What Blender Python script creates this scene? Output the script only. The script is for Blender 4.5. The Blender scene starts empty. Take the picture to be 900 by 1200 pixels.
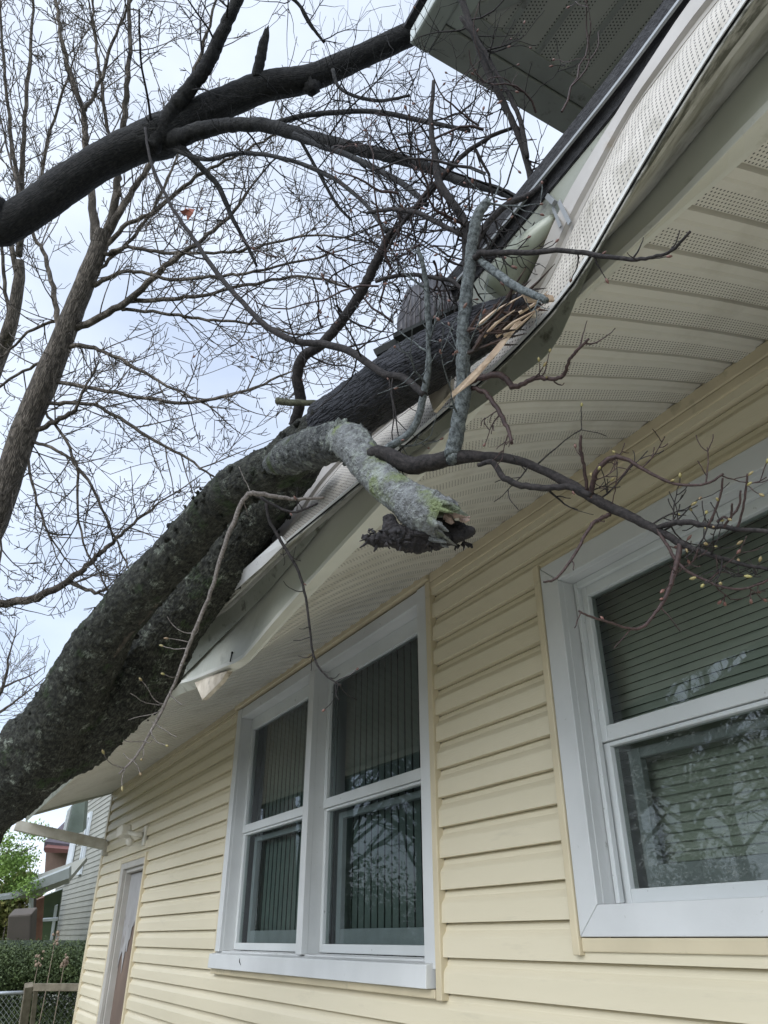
import bpy, math, random
from mathutils import Vector, Matrix, noise
R = math.radians
random.seed(7)
C = bpy.context.scene.collection
scn = bpy.context.scene

# ------------------------------------------------------------------ camera
CAM = Vector((0, -1.63, 1.55))
MR = ((0.48806548, 0.87280592, 0.00138408),      # camera right, down, forward in world axes
      (-0.43048051, 0.24209983, -0.86952527),
      (-0.75926189, 0.42378945, 0.49388651))
rt, dn, fw = (Vector(r) for r in MR)
cd = bpy.data.cameras.new('camera')
cd.sensor_fit = 'VERTICAL'; cd.sensor_height = 36; cd.lens = 880.5 / 1200 * 36
cd.clip_end = 2000; cd.clip_start = 0.02
cam = bpy.data.objects.new('camera', cd); C.objects.link(cam)
m3 = Matrix((rt, -dn, -fw)).transposed()
cam.matrix_world = Matrix.Translation(CAM) @ m3.to_4x4()
scn.camera = cam

# ------------------------------------------------------------------ world, sun, exposure
SUN_EL = R(34)                                    # veiled sun behind the camera, to its right
sdir = Vector((.42 * math.cos(SUN_EL), -.907 * math.cos(SUN_EL), math.sin(SUN_EL))).normalized()
w = bpy.data.worlds.new('World'); scn.world = w; w.use_nodes = True
nt = w.node_tree; nt.nodes.clear()
def N(nt, t, **k):
    n = nt.nodes.new(t)
    for a, b in k.items(): setattr(n, a, b)
    return n
wo = N(nt, 'ShaderNodeOutputWorld'); bg = N(nt, 'ShaderNodeBackground'); add = N(nt, 'ShaderNodeAddShader')
sky = N(nt, 'ShaderNodeTexSky', sky_type='NISHITA', sun_disc=False, sun_elevation=SUN_EL, sun_rotation=math.atan2(sdir.x, sdir.y))
bg.inputs['Strength'].default_value = 0.05
nt.links.new(sky.outputs[0], bg.inputs[0])
tc = N(nt, 'ShaderNodeTexCoord'); nz = N(nt, 'ShaderNodeTexNoise'); nz.inputs['Scale'].default_value = 2.2; nz.inputs['Detail'].default_value = 5
mp = N(nt, 'ShaderNodeMapping'); mp.inputs['Scale'].default_value = (1, 1, 2.2)
nt.links.new(tc.outputs['Generated'], mp.inputs[0]); nt.links.new(mp.outputs[0], nz.inputs['Vector'])
cr = N(nt, 'ShaderNodeValToRGB')
cr.color_ramp.elements[0].position = .36; cr.color_ramp.elements[0].color = (.49, .56, .69, 1)
cr.color_ramp.elements[1].position = .66; cr.color_ramp.elements[1].color = (.73, .79, .88, 1)
nt.links.new(nz.outputs[0], cr.inputs[0])
# overcast: brightest towards the veiled sun
dt = N(nt, 'ShaderNodeVectorMath', operation='DOT_PRODUCT'); dt.inputs[1].default_value = sdir
nt.links.new(tc.outputs['Generated'], dt.inputs[0])
mr = N(nt, 'ShaderNodeMapRange'); mr.inputs['From Min'].default_value = .42; mr.inputs['From Max'].default_value = 1
mr.inputs['To Min'].default_value = 1.0; mr.inputs['To Max'].default_value = 3.6
nt.links.new(dt.outputs['Value'], mr.inputs[0])
bg2 = N(nt, 'ShaderNodeBackground'); nt.links.new(cr.outputs[0], bg2.inputs[0]); nt.links.new(mr.outputs[0], bg2.inputs[1])
nt.links.new(bg.outputs[0], add.inputs[0]); nt.links.new(bg2.outputs[0], add.inputs[1]); nt.links.new(add.outputs[0], wo.inputs[0])
sl = bpy.data.lights.new('sun', 'SUN'); sl.energy = 1.1; sl.angle = R(35); sl.color = (1, .97, .92)
so = bpy.data.objects.new('sun', sl); C.objects.link(so); so.location = (0, -10, 20)
so.rotation_euler = sdir.to_track_quat('Z', 'Y').to_euler()
scn.view_settings.view_transform = 'Standard'; scn.view_settings.look = 'None'
scn.view_settings.gamma = 1; scn.view_settings.exposure = 0.30

# ------------------------------------------------------------------ helpers
def PD(u, v, d):   return CAM + (rt * ((u - 450) / 880.5) + dn * ((v - 600) / 880.5) + fw) * d
def ray(u, v):     return rt * ((u - 450) / 880.5) + dn * ((v - 600) / 880.5) + fw
def PY(u, v, y):
    r = ray(u, v); return CAM + r * ((y - CAM.y) / r.y)
def PX(u, v, x):
    r = ray(u, v); return CAM + r * ((x - CAM.x) / r.x)
def PZ(u, v, z):
    r = ray(u, v); return CAM + r * ((z - CAM.z) / r.z)

class MB:
    def __init__(s): s.v = []; s.f = []; s.uv = {}
    def quad(s, a, b, c, d, uv=None):
        i = len(s.v); s.v += [tuple(a), tuple(b), tuple(c), tuple(d)]
        if uv: s.uv[len(s.f)] = uv
        s.f.append((i, i + 1, i + 2, i + 3))
    def poly(s, pts):
        i = len(s.v); s.v += [tuple(p) for p in pts]; s.f.append(tuple(range(i, i + len(pts))))
    def box(s, x0, x1, y0, y1, z0, z1):
        i = len(s.v)
        s.v += [(x, y, z) for z in (z0, z1) for y in (y0, y1) for x in (x0, x1)]
        s.f += [tuple(i + k for k in f) for f in ((0, 2, 3, 1), (4, 5, 7, 6), (0, 1, 5, 4), (2, 6, 7, 3), (0, 4, 6, 2), (1, 3, 7, 5))]
    def prism(s, outline, vec):
        n = len(outline); i = len(s.v); vec = Vector(vec)
        s.v += [tuple(Vector(p)) for p in outline] + [tuple(Vector(p) + vec) for p in outline]
        s.f.append(tuple(i + k for k in range(n - 1, -1, -1))); s.f.append(tuple(i + n + k for k in range(n)))
        for k in range(n): s.f.append((i + k, i + (k + 1) % n, i + n + (k + 1) % n, i + n + k))
    def bar(s, a, b, w, t, up=(0, 0, 1)):
        a = Vector(a); b = Vector(b); d = (b - a).normalized(); x = d.cross(Vector(up)).normalized(); y = x.cross(d)
        s.prism([a + x * w / 2 + y * t / 2, a - x * w / 2 + y * t / 2, a - x * w / 2 - y * t / 2, a + x * w / 2 - y * t / 2], b - a)
    def tube(s, pts, rad, n=6, rough=0.0, fr=12.0, cap=True, seed=0.0, jag=0.0, fine=.0):
        k = len(pts); i0 = len(s.v)
        if k < 2: return
        LL = [0]
        for j in range(1, k): LL.append(LL[-1] + (pts[j] - pts[j - 1]).length)
        cw = 2 * math.pi * max(rad)
        t = (pts[1] - pts[0]).normalized(); x = t.orthogonal().normalized()
        for j in range(k):
            if j: 
                t2 = (pts[min(j + 1, k - 1)] - pts[j - 1]).normalized()
                x = (x - t2 * x.dot(t2))
                x = x.normalized() if x.length > 1e-6 else t2.orthogonal().normalized()
                t = t2
            y = t.cross(x)
            for q in range(n):
                a = 2 * math.pi * q / n; d = x * math.cos(a) + y * math.sin(a); r = rad[j]
                if rough:
                    p = (pts[j] + d * r) * fr + Vector((seed, 0, 0))
                    along = Vector((p.dot(x), p.dot(y), p.dot(t)))
                    r *= 1 + rough * (noise.noise(p * .35) * 1.0 + .5 * noise.noise(p * 1.1) + .3 * noise.noise(p * 3.0) + fine * (noise.noise(p * 7.0) + .7 * noise.noise(p * 15.0)))
                P = pts[j] + d * r
                if jag and (j == k - 1): P += t * jag * (noise.noise(d * 2.7 + Vector((seed, 1, 2))) + .6 * noise.noise(d * 7))
                s.v.append(tuple(P))
        for j in range(k - 1):
            for q in range(n):
                a = i0 + j * n + q; b = i0 + j * n + (q + 1) % n
                if n > 20: s.uv[len(s.f)] = [(cw * q / n, LL[j]), (cw * (q + 1) / n, LL[j]), (cw * (q + 1) / n, LL[j + 1]), (cw * q / n, LL[j + 1])]
                s.f.append((a, b, b + n, a + n))
        if cap:
            s.f.append(tuple(i0 + q for q in range(n - 1, -1, -1))); s.f.append(tuple(i0 + (k - 1) * n + q for q in range(n)))
    def lump(s, c, r, n=5, rough=.3, sc=(1, 1, 1), seed=0):
        i0 = len(s.v); rings = n
        for a in range(rings + 1):
            th = math.pi * a / rings
            for b in range(2 * n):
                ph = math.pi * b / n
                d = Vector((math.sin(th) * math.cos(ph), math.sin(th) * math.sin(ph), math.cos(th)))
                rr = r * (1 + rough * noise.noise(d * 1.7 + Vector(c) * 9 + Vector((seed, 0, 0))) + rough * .6 * noise.noise(d * 4 + Vector((seed, 5, 0))))
                s.v.append((c[0] + d.x * rr * sc[0], c[1] + d.y * rr * sc[1], c[2] + d.z * rr * sc[2]))
        for a in range(rings):
            for b in range(2 * n):
                p = i0 + a * 2 * n + b; q = i0 + a * 2 * n + (b + 1) % (2 * n)
                s.f.append((p, p + 2 * n, q + 2 * n, q))
    def merge(s, o, mat):
        i = len(s.v); f0 = len(s.f); s.v += o.v; s.f += [tuple(i + a for a in f) for f in o.f]; s.add_mat(mat, f0, len(s.f))
    def add_mat(s, m, f0, f1):
        s.mats = getattr(s, 'mats', []) + [(m, f0, f1)]
    def build(s, name, mat, parent=None, smooth=False, bevel=0):
        me = bpy.data.meshes.new(name); me.from_pydata(s.v, [], s.f); me.materials.append(mat)
        if s.uv:
            ul = me.uv_layers.new(name='UVMap')
            for fi, uv in s.uv.items():
                for li, c in zip(me.polygons[fi].loop_indices, uv): ul.data[li].uv = c
        if smooth:
            me.polygons.foreach_set('use_smooth', [True] * len(me.polygons))
        for k, (m_, f0, f1) in enumerate(getattr(s, 'mats', [])):
            me.materials.append(m_)
            for fi in range(f0, f1): me.polygons[fi].material_index = k + 1
        me.update()
        o = bpy.data.objects.new(name, me); C.objects.link(o)
        if bevel:
            b = o.modifiers.new('bevel', 'BEVEL'); b.width = bevel; b.segments = 2; b.limit_method = 'ANGLE'
        if parent: o.parent = parent
        return o

def tag(o, label=None, cat=None, group=None, kind=None):
    if label: o['label'] = label
    if cat: o['category'] = cat
    if group: o['group'] = group
    if kind: o['kind'] = kind
    return o
def empty(name, label, cat, group=None):
    o = bpy.data.objects.new(name, None); C.objects.link(o); return tag(o, label, cat, group)
def part(name, mb, mat, parent, smooth=False, bevel=0, label=None):
    o = mb.build(name, mat, parent, smooth, bevel)
    if label: o['label'] = label
    return o

# ------------------------------------------------------------------ materials
def M(name, c1, c2=None, rough=.6, scale=6, detail=6, bump=0, bscale=40, stretch=(1, 1, 1), contrast=(.35, .65), spec=.5,
      dirt=None, dscale=8, dlo=.58, dhi=.72, metal=0):
    m = bpy.data.materials.new(name); m.use_nodes = True; t = m.node_tree; p = t.nodes['Principled BSDF']
    p.inputs['Roughness'].default_value = rough; p.inputs['Specular IOR Level'].default_value = spec; p.inputs['Metallic'].default_value = metal
    tcx = N(t, 'ShaderNodeTexCoord'); mpx = N(t, 'ShaderNodeMapping'); mpx.inputs['Scale'].default_value = stretch
    t.links.new(tcx.outputs['Object'], mpx.inputs[0])
    c2 = c2 or tuple(x * .85 for x in c1)
    nz = N(t, 'ShaderNodeTexNoise'); nz.inputs['Scale'].default_value = scale; nz.inputs['Detail'].default_value = detail
    t.links.new(mpx.outputs[0], nz.inputs['Vector'])
    r = N(t, 'ShaderNodeValToRGB'); e = r.color_ramp.elements
    e[0].position, e[1].position = contrast; e[0].color = (*c2, 1); e[1].color = (*c1, 1)
    t.links.new(nz.outputs[0], r.inputs[0]); out = r.outputs[0]
    if dirt:
        n2 = N(t, 'ShaderNodeTexNoise'); n2.inputs['Scale'].default_value = dscale; n2.inputs['Detail'].default_value = 9; n2.inputs['Roughness'].default_value = .65
        t.links.new(mpx.outputs[0], n2.inputs['Vector'])
        r2 = N(t, 'ShaderNodeValToRGB'); r2.color_ramp.elements[0].position = dlo; r2.color_ramp.elements[1].position = dhi
        t.links.new(n2.outputs[0], r2.inputs[0])
        mx = N(t, 'ShaderNodeMix', data_type='RGBA'); mx.inputs[7].default_value = (*dirt, 1)
        t.links.new(r2.outputs[0], mx.inputs[0]); t.links.new(out, mx.inputs[6]); out = mx.outputs[2]
    t.links.new(out, p.inputs['Base Color'])
    m['out'] = 0
    if bump:
        n3 = N(t, 'ShaderNodeTexNoise'); n3.inputs['Scale'].default_value = bscale; n3.inputs['Detail'].default_value = 8
        t.links.new(mpx.outputs[0], n3.inputs['Vector'])
        b = N(t, 'ShaderNodeBump'); b.inputs['Strength'].default_value = bump; b.inputs['Distance'].default_value = .01
        t.links.new(n3.outputs[0], b.inputs['Height']); t.links.new(b.outputs[0], p.inputs['Normal'])
    return m

def holes(m, pu, pv, rad, band=None, col=(.012, .012, .01)):
    """punched dots laid out in the mesh's own UV metres"""
    t = m.node_tree; p = t.nodes['Principled BSDF']; base = p.inputs['Base Color'].links[0].from_socket
    uv = N(t, 'ShaderNodeUVMap'); sp = N(t, 'ShaderNodeSeparateXYZ'); t.links.new(uv.outputs[0], sp.inputs[0])
    def mt(op, a, b=None):
        n = N(t, 'ShaderNodeMath', operation=op)
        for i, x in enumerate((a, b)):
            if x is None: continue
            if isinstance(x, (int, float)): n.inputs[i].default_value = x
            else: t.links.new(x, n.inputs[i])
        return n.outputs[0]
    ur = mt('DIVIDE', sp.outputs[0], pu); row = mt('FLOOR', ur); fu = mt('SUBTRACT', mt('FRACT', ur), .5)
    vr = mt('ADD', mt('DIVIDE', sp.outputs[1], pv), mt('MULTIPLY', mt('MODULO', row, 2), .5)); fv = mt('SUBTRACT', mt('FRACT', vr), .5)
    du = mt('MULTIPLY', fu, pu); dv = mt('MULTIPLY', fv, pv)
    d = mt('SQRT', mt('ADD', mt('MULTIPLY', du, du), mt('MULTIPLY', dv, dv)))
    mask = mt('LESS_THAN', d, rad)
    if band:
        per, lo, hi = band; fb = mt('FRACT', mt('DIVIDE', sp.outputs[0], per))
        mask = mt('MULTIPLY', mask, mt('MULTIPLY', mt('GREATER_THAN', fb, lo), mt('LESS_THAN', fb, hi)))
    mx = N(t, 'ShaderNodeMix', data_type='RGBA'); mx.inputs[7].default_value = (*col, 1)
    t.links.new(mask, mx.inputs[0]); t.links.new(base, mx.inputs[6]); t.links.new(mx.outputs[2], p.inputs['Base Color'])
    return m

def bark(name, dark, light, lichen, lich=(.55, .7), sc=1.0, bump=.7, rough=.85, axis=(1, 1, 1), moss=None, plates=None):
    m = bpy.data.materials.new(name); m.use_nodes = True; t = m.node_tree; p = t.nodes['Principled BSDF']
    p.inputs['Roughness'].default_value = rough; p.inputs['Specular IOR Level'].default_value = .3
    tcx = N(t, 'ShaderNodeTexCoord'); mpx = N(t, 'ShaderNodeMapping'); mpx.inputs['Scale'].default_value = axis
    t.links.new(tcx.outputs['Object'], mpx.inputs[0])
    def nse(s, d, r=.6):
        n = N(t, 'ShaderNodeTexNoise'); n.inputs['Scale'].default_value = s * sc; n.inputs['Detail'].default_value = d; n.inputs['Roughness'].default_value = r
        t.links.new(mpx.outputs[0], n.inputs['Vector']); return n
    a = nse(38, 8, .7); ra = N(t, 'ShaderNodeValToRGB'); ra.color_ramp.elements[0].position = .38; ra.color_ramp.elements[1].position = .66
    ra.color_ramp.elements[0].color = (*dark, 1); ra.color_ramp.elements[1].color = (*light, 1); t.links.new(a.outputs[0], ra.inputs[0])
    b = nse(11, 10, .75); rb = N(t, 'ShaderNodeValToRGB'); rb.color_ramp.elements[0].position = lich[0]; rb.color_ramp.elements[1].position = lich[1]
    t.links.new(b.outputs[0], rb.inputs[0])
    mx = N(t, 'ShaderNodeMix', data_type='RGBA'); mx.inputs[7].default_value = (*lichen, 1)
    t.links.new(rb.outputs[0], mx.inputs[0]); t.links.new(ra.outputs[0], mx.inputs[6]); out = mx.outputs[2]
    if moss:
        b2 = nse(6, 6, .6); rb2 = N(t, 'ShaderNodeValToRGB'); rb2.color_ramp.elements[0].position = .56; rb2.color_ramp.elements[1].position = .66
        t.links.new(b2.outputs[0], rb2.inputs[0]); m2 = N(t, 'ShaderNodeMix', data_type='RGBA'); m2.inputs[7].default_value = (*moss, 1)
        t.links.new(rb2.outputs[0], m2.inputs[0]); t.links.new(out, m2.inputs[6]); out = m2.outputs[2]
    t.links.new(out, p.inputs['Base Color'])
    vo = N(t, 'ShaderNodeTexVoronoi', feature='DISTANCE_TO_EDGE'); vo.inputs['Scale'].default_value = 45 * sc
    wn = nse(25, 3); va = N(t, 'ShaderNodeVectorMath', operation='ADD'); vs = N(t, 'ShaderNodeVectorMath', operation='SCALE'); vs.inputs['Scale'].default_value = .05
    t.links.new(wn.outputs['Color'], vs.inputs[0]); t.links.new(mpx.outputs[0], va.inputs[0]); t.links.new(vs.outputs[0], va.inputs[1]); t.links.new(va.outputs[0], vo.inputs['Vector'])
    ad = N(t, 'ShaderNodeMath', operation='ADD'); t.links.new(a.outputs[0], ad.inputs[0]); t.links.new(vo.outputs[0], ad.inputs[1])
    if plates:
        uvn = N(t, 'ShaderNodeUVMap'); m5 = N(t, 'ShaderNodeMapping'); m5.inputs['Scale'].default_value = (1 / plates[0], 1 / plates[1], 1)
        t.links.new(uvn.outputs[0], m5.inputs[0]); a5 = N(t, 'ShaderNodeVectorMath', operation='ADD'); s5 = N(t, 'ShaderNodeVectorMath', operation='SCALE'); s5.inputs['Scale'].default_value = 1.1
        n5 = nse(14, 6, .7); t.links.new(n5.outputs['Color'], s5.inputs[0]); t.links.new(m5.outputs[0], a5.inputs[0]); t.links.new(s5.outputs[0], a5.inputs[1])
        v5 = N(t, 'ShaderNodeTexVoronoi', feature='DISTANCE_TO_EDGE'); v5.inputs['Scale'].default_value = 1; t.links.new(a5.outputs[0], v5.inputs['Vector'])
        r5 = N(t, 'ShaderNodeMapRange'); r5.inputs['From Max'].default_value = .15; t.links.new(v5.outputs['Distance'], r5.inputs[0])
        m6 = N(t, 'ShaderNodeMix', data_type='RGBA'); m6.inputs[6].default_value = (*[x * .8 for x in dark], 1)
        t.links.new(r5.outputs[0], m6.inputs[0]); t.links.new(out, m6.inputs[7]); t.links.new(m6.outputs[2], p.inputs['Base Color'])
        mu5 = N(t, 'ShaderNodeMath', operation='MULTIPLY_ADD'); mu5.inputs[1].default_value = plates[2]; t.links.new(r5.outputs[0], mu5.inputs[0]); t.links.new(a.outputs[0], mu5.inputs[2]); ad = mu5
    bp_ = N(t, 'ShaderNodeBump'); bp_.inputs['Strength'].default_value = bump; bp_.inputs['Distance'].default_value = .012 / sc
    t.links.new(ad.outputs[0], bp_.inputs['Height']); t.links.new(bp_.outputs[0], p.inputs['Normal'])
    return m

m_siding = M('vinyl_siding_beige', (.61, .55, .405), (.55, .495, .355), rough=.5, scale=1.3, bump=.08, bscale=90, stretch=(.35, 1, 2.2), dirt=(.36, .33, .25), dscale=9.0, dlo=.60, dhi=1.0)
m_beige = M('beige_trim', (.56, .485, .33), rough=.5, scale=4, dirt=(.3, .27, .18), dscale=12, dlo=.6, dhi=.8)
m_white = M('white_painted_trim', (.55, .56, .55), (.475, .485, .475), rough=.5, scale=3, dirt=(.16, .17, .13), dscale=28, dlo=.66, dhi=.76, bump=.05, bscale=120)
m_sash = M('white_vinyl_sash', (.56, .58, .57), (.50, .52, .51), rough=.45, scale=3, dirt=(.12, .12, .09), dscale=36, dlo=.65, dhi=.73)
m_sashgrey = M('weathered_sash', (.33, .35, .36), rough=.5, scale=10)
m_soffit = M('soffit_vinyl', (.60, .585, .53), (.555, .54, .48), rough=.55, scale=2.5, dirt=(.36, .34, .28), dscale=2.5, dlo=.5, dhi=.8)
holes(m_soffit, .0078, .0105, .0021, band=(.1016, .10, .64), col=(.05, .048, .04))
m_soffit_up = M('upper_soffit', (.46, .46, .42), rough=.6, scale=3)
holes(m_soffit_up, .016, .018, .0042, band=(.2032, .10, .72), col=(.05, .05, .045))
m_fascia = M('fascia_metal_green_grey', (.47, .475, .40), (.41, .415, .345), rough=.42, scale=2.5, dirt=(.2, .2, .15), dscale=9, dlo=.62, dhi=.8)
m_gutter = M('gutter_painted_metal', (.47, .465, .43), (.38, .375, .335), rough=.5, scale=9, dirt=(.20, .195, .155), dscale=18, dlo=.44, dhi=.62, stretch=(.35, 1, 1))
m_gdirt = M('gutter_dirty_face', (.36, .355, .32), (.25, .245, .215), rough=.6, scale=14, dirt=(.075, .075, .058), dscale=30, dlo=.47, dhi=.58, stretch=(.45, 1, 1))
m_lip = M('gutter_lip_bright', (.66, .66, .64), rough=.35, scale=6, dirt=(.1, .1, .08), dscale=40, dlo=.64, dhi=.7)
m_guard = M('perforated_guard_white', (.47, .435, .38), (.38, .35, .30), rough=.55, scale=5, dirt=(.22, .20, .15), dscale=16, dlo=.52, dhi=.75)
holes(m_guard, .0085, .0095, .0020, col=(.05, .045, .04))
m_flash = M('pale_metal_flashing', (.38, .355, .325), (.27, .25, .215), rough=.35, scale=5, dirt=(.26, .2, .13), dscale=10, dlo=.58, dhi=.75, metal=.1)
m_rust = M('rusty_edge', (.34, .13, .04), (.2, .09, .04), rough=.9, scale=30)
m_shingle = M('black_asphalt_shingle', (.03, .03, .032), (.012, .012, .014), rough=.9, scale=60, bump=.6, bscale=150)
m_drip = M('grey_drip_edge', (.26, .27, .27), rough=.4, scale=10, metal=.3)
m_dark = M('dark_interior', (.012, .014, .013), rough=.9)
m_blind_v = M('green_vertical_blind', (.125, .16, .145), (.10, .13, .12), rough=.7, scale=3)
m_blind_h = M('grey_green_mini_blind', (.42, .45, .38), (.36, .39, .33), rough=.6, scale=3)
m_wood_raw = M('raw_splintered_wood', (.46, .36, .26), (.26, .18, .12), rough=.8, scale=30, stretch=(1, 1, 1), bump=.5, bscale=80)
m_wood_pale = M('pale_sheathing_board', (.62, .56, .46), (.42, .36, .27), rough=.8, scale=18, bump=.4, bscale=60, dirt=(.1, .08, .05), dscale=16)
m_rot = M('rotten_brown_wood', (.05, .026, .018), (.012, .009, .007), rough=.9, scale=40, bump=.8, bscale=60)
m_brown_plastic = M('dark_brown_ribbed_plastic', (.040, .034, .036), (.025, .021, .023), rough=.38, scale=8)
m_door_brown = M('brown_door', (.17, .12, .09), (.12, .085, .065), rough=.6, scale=7, stretch=(1, 1, .3))
m_door_sheet = M('peeling_white_sheet', (.36, .355, .35), (.24, .235, .23), rough=.6, scale=5, stretch=(1, 1, .4), dirt=(.16, .13, .11), dscale=12, dlo=.58, dhi=.7)
m_fix = M('light_fixture_plastic', (.62, .59, .50), rough=.5, scale=9)
m_lens = M('lamp_lens', (.75, .77, .74), rough=.12, scale=9)

def glass_mat(name, tint, refl, dust=0.0):
    m = bpy.data.materials.new(name); m.use_nodes = True; t = m.node_tree; t.nodes.clear()
    o = N(t, 'ShaderNodeOutputMaterial'); g = N(t, 'ShaderNodeBsdfGlossy'); g.inputs['Roughness'].default_value = .015
    g.inputs[0].default_value = (.9, .95, 1, 1)
    tr = N(t, 'ShaderNodeBsdfTransparent'); tr.inputs[0].default_value = (*tint, 1)
    fr = N(t, 'ShaderNodeFresnel'); fr.inputs[0].default_value = 1.52
    mu = N(t, 'ShaderNodeMath', operation='MULTIPLY_ADD'); mu.inputs[1].default_value = refl; mu.inputs[2].default_value = .03; mu.use_clamp = True
    t.links.new(fr.outputs[0], mu.inputs[0])
    nz = N(t, 'ShaderNodeTexNoise'); nz.inputs['Scale'].default_value = 1.6; nz.inputs['Detail'].default_value = 1
    tcx = N(t, 'ShaderNodeTexCoord'); t.links.new(tcx.outputs['Object'], nz.inputs['Vector'])
    b = N(t, 'ShaderNodeBump'); b.inputs['Strength'].default_value = .05; b.inputs['Distance'].default_value = .02
    t.links.new(nz.outputs[0], b.inputs['Height']); t.links.new(b.outputs[0], g.inputs['Normal'])
    mx = N(t, 'ShaderNodeMixShader'); t.links.new(mu.outputs[0], mx.inputs[0]); t.links.new(tr.outputs[0], mx.inputs[1]); t.links.new(g.outputs[0], mx.inputs[2])
    out = mx.outputs[0]
    if dust:
        d = N(t, 'ShaderNodeBsdfDiffuse'); d.inputs[0].default_value = (.55, .58, .55, 1)
        n2 = N(t, 'ShaderNodeTexNoise'); n2.inputs['Scale'].default_value = 14; n2.inputs['Detail'].default_value = 10; n2.inputs['Roughness'].default_value = .75
        mpx = N(t, 'ShaderNodeMapping'); mpx.inputs['Scale'].default_value = (1, 1, 3.0); t.links.new(tcx.outputs['Object'], mpx.inputs[0]); t.links.new(mpx.outputs[0], n2.inputs['Vector'])
        n4 = N(t, 'ShaderNodeTexNoise'); n4.inputs['Scale'].default_value = 170; n4.inputs['Detail'].default_value = 3
        t.links.new(mpx.outputs[0], n4.inputs['Vector'])
        mm = N(t, 'ShaderNodeMath', operation='MULTIPLY'); t.links.new(n2.outputs[0], mm.inputs[0]); t.links.new(n4.outputs[0], mm.inputs[1])
        rr = N(t, 'ShaderNodeMapRange'); rr.inputs['From Min'].default_value = .26; rr.inputs['From Max'].default_value = .40; rr.inputs['To Max'].default_value = dust
        t.links.new(mm.outputs[0], rr.inputs[0])
        m2 = N(t, 'ShaderNodeMixShader'); t.links.new(rr.outputs[0], m2.inputs[0]); t.links.new(out, m2.inputs[1]); t.links.new(d.outputs[0], m2.inputs[2]); out = m2.outputs[0]
    t.links.new(out, o.inputs[0]); return m
m_glass = glass_mat('window_glass', (.85, .90, .88), .95)
m_glass_low = glass_mat('lower_window_glass_screened', (.64, .70, .68), .45, dust=.06)
m_glass_dusty = glass_mat('dusty_window_glass', (.62, .66, .62), .7, dust=.22)

# ================================================================== GROUND
g = MB(); g.quad((-400, -400, 0), (400, -400, 0), (400, 400, 0), (-400, 400, 0))
tag(g.build('ground', M('lawn', (.12, .13, .07), (.09, .10, .055), rough=.95, scale=3, bump=.5, bscale=60)), kind='structure')

pv = MB(); pv.box(-9, 6, -4.6, -.35, -.02, .004)  # pale concrete slab added to bounce light up onto the soffit
tag(pv.build('added_bounce_slab', M('bounce_slab_pale', (.42, .40, .36), (.34, .32, .29), rough=.9, scale=3, bump=.3, bscale=60)), kind='structure')
# ================================================================== HOUSE
house = empty('house', 'one storey house with beige lap siding, perforated soffit and crushed gutter', 'house')
XL, XR = -8.86, 2.2
ZS = 2.92
# openings (x0,x1,z0,z1)
DW = (-4.90, -2.47, 1.385, 2.90)
RW = (-1.80, -.60, 1.52, 2.66)
DR = (-7.84, -6.88, -.1, 2.165)
OPEN = [DW, RW, DR]
H = .1016
prof = [(0, .0215), (.056, .0200), (.062, .0170), (.078, .0055), (.0940, .0020), (H, -.006)]
def outp(dz):
    for (a, oa), (b, ob) in zip(prof, prof[1:]):
        if dz <= b + 1e-9: return oa + (ob - oa) * (dz - a) / (b - a)
    return prof[-1][1]
def spans(z):
    segs = [(XL, XR)]
    for x0, x1, z0, z1 in OPEN:
        if z0 < z < z1:
            segs = [s for a, b in segs for s in ((a, min(b, x0)), (max(a, x1), b)) if s[1] - s[0] > 1e-4]
    return segs
sd = MB()
zbase = 1.377 - 14 * H + .0135 + .004
zz = zbase
while zz < ZS:
    brk = [zz + a for a, _ in prof] + [z for o in OPEN for z in o[2:] if zz < z < zz + H]
    brk = sorted(set(round(b, 5) for b in brk))
    for a, b in zip(brk, brk[1:]):
        if a >= ZS: break
        oa, ob = outp(a - zz), outp(b - zz)
        for x0, x1 in spans((a + b) / 2):
            sd.quad((x0, -oa, a), (x1, -oa, a), (x1, -ob, b), (x0, -ob, b))
    for x0, x1 in spans(zz + .001):
        sd.quad((x0, -.0215, zz), (x0, .006, zz), (x1, .006, zz), (x1, -.0215, zz))
    zz += H
# overlap seams where one length of siding laps the next
for xs, row in ((-3.80, -1), (-4.42, -2), (-4.40, -3), (-3.40, -3), (-6.05, 5), (-6.3, 10), (-1.3, -3), (-2.1, -5), (-7.9, 12)):
    zb = 1.377 + row * H + .0175
    for (a, oa), (b, ob) in zip(prof, prof[1:]):
        sd.quad((xs, -oa - .0022, zb + a), (xs + .04, -oa - .0005, zb + a), (xs + .04, -ob - .0005, zb + b), (xs, -ob - .0022, zb + b))
        sd.quad((xs, -oa - .0022, zb + a), (xs, -oa, zb + a), (xs, -ob, zb + b), (xs, -ob - .0022, zb + b))
part('siding_wall', sd, m_siding, house)
# side, rear walls and the sheathing behind the siding
sw = MB()
sw.quad((XL, 0, 0), (XL, 8, 0), (XL, 8, ZS), (XL, 0, ZS)); sw.quad((XR, 0, 0), (XR, 8, 0), (XR, 8, ZS), (XR, 0, ZS)); sw.quad((XL, 8, 0), (XR, 8, 0), (XR, 8, ZS), (XL, 8, ZS))
part('side_wall', sw, m_siding, house)
cp = MB(); cp.box(XL - .025, XL + .055, -.028, .0, 0, 2.905); cp.box(XL - .028, XL, 0, .055, 0, 2.905)
part('corner_post', cp, m_beige, house, bevel=.003)
fm = MB(); fm.box(XL + .06, DW[0], -.030, -.003, 2.878, 2.916); fm.box(DW[0] + .002, DW[1] - .002, -.046, -.003, 2.885, 2.917); fm.box(DW[1], XR, -.030, -.003, 2.874, 2.916)
fm.box(DW[1], XR, -.027, -.003, 2.842, 2.8725); fm.box(XL + .06, DW[0], -.027, -.003, 2.852, 2.876)
part('frieze_moulding', fm, m_beige, house, bevel=.004)

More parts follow.
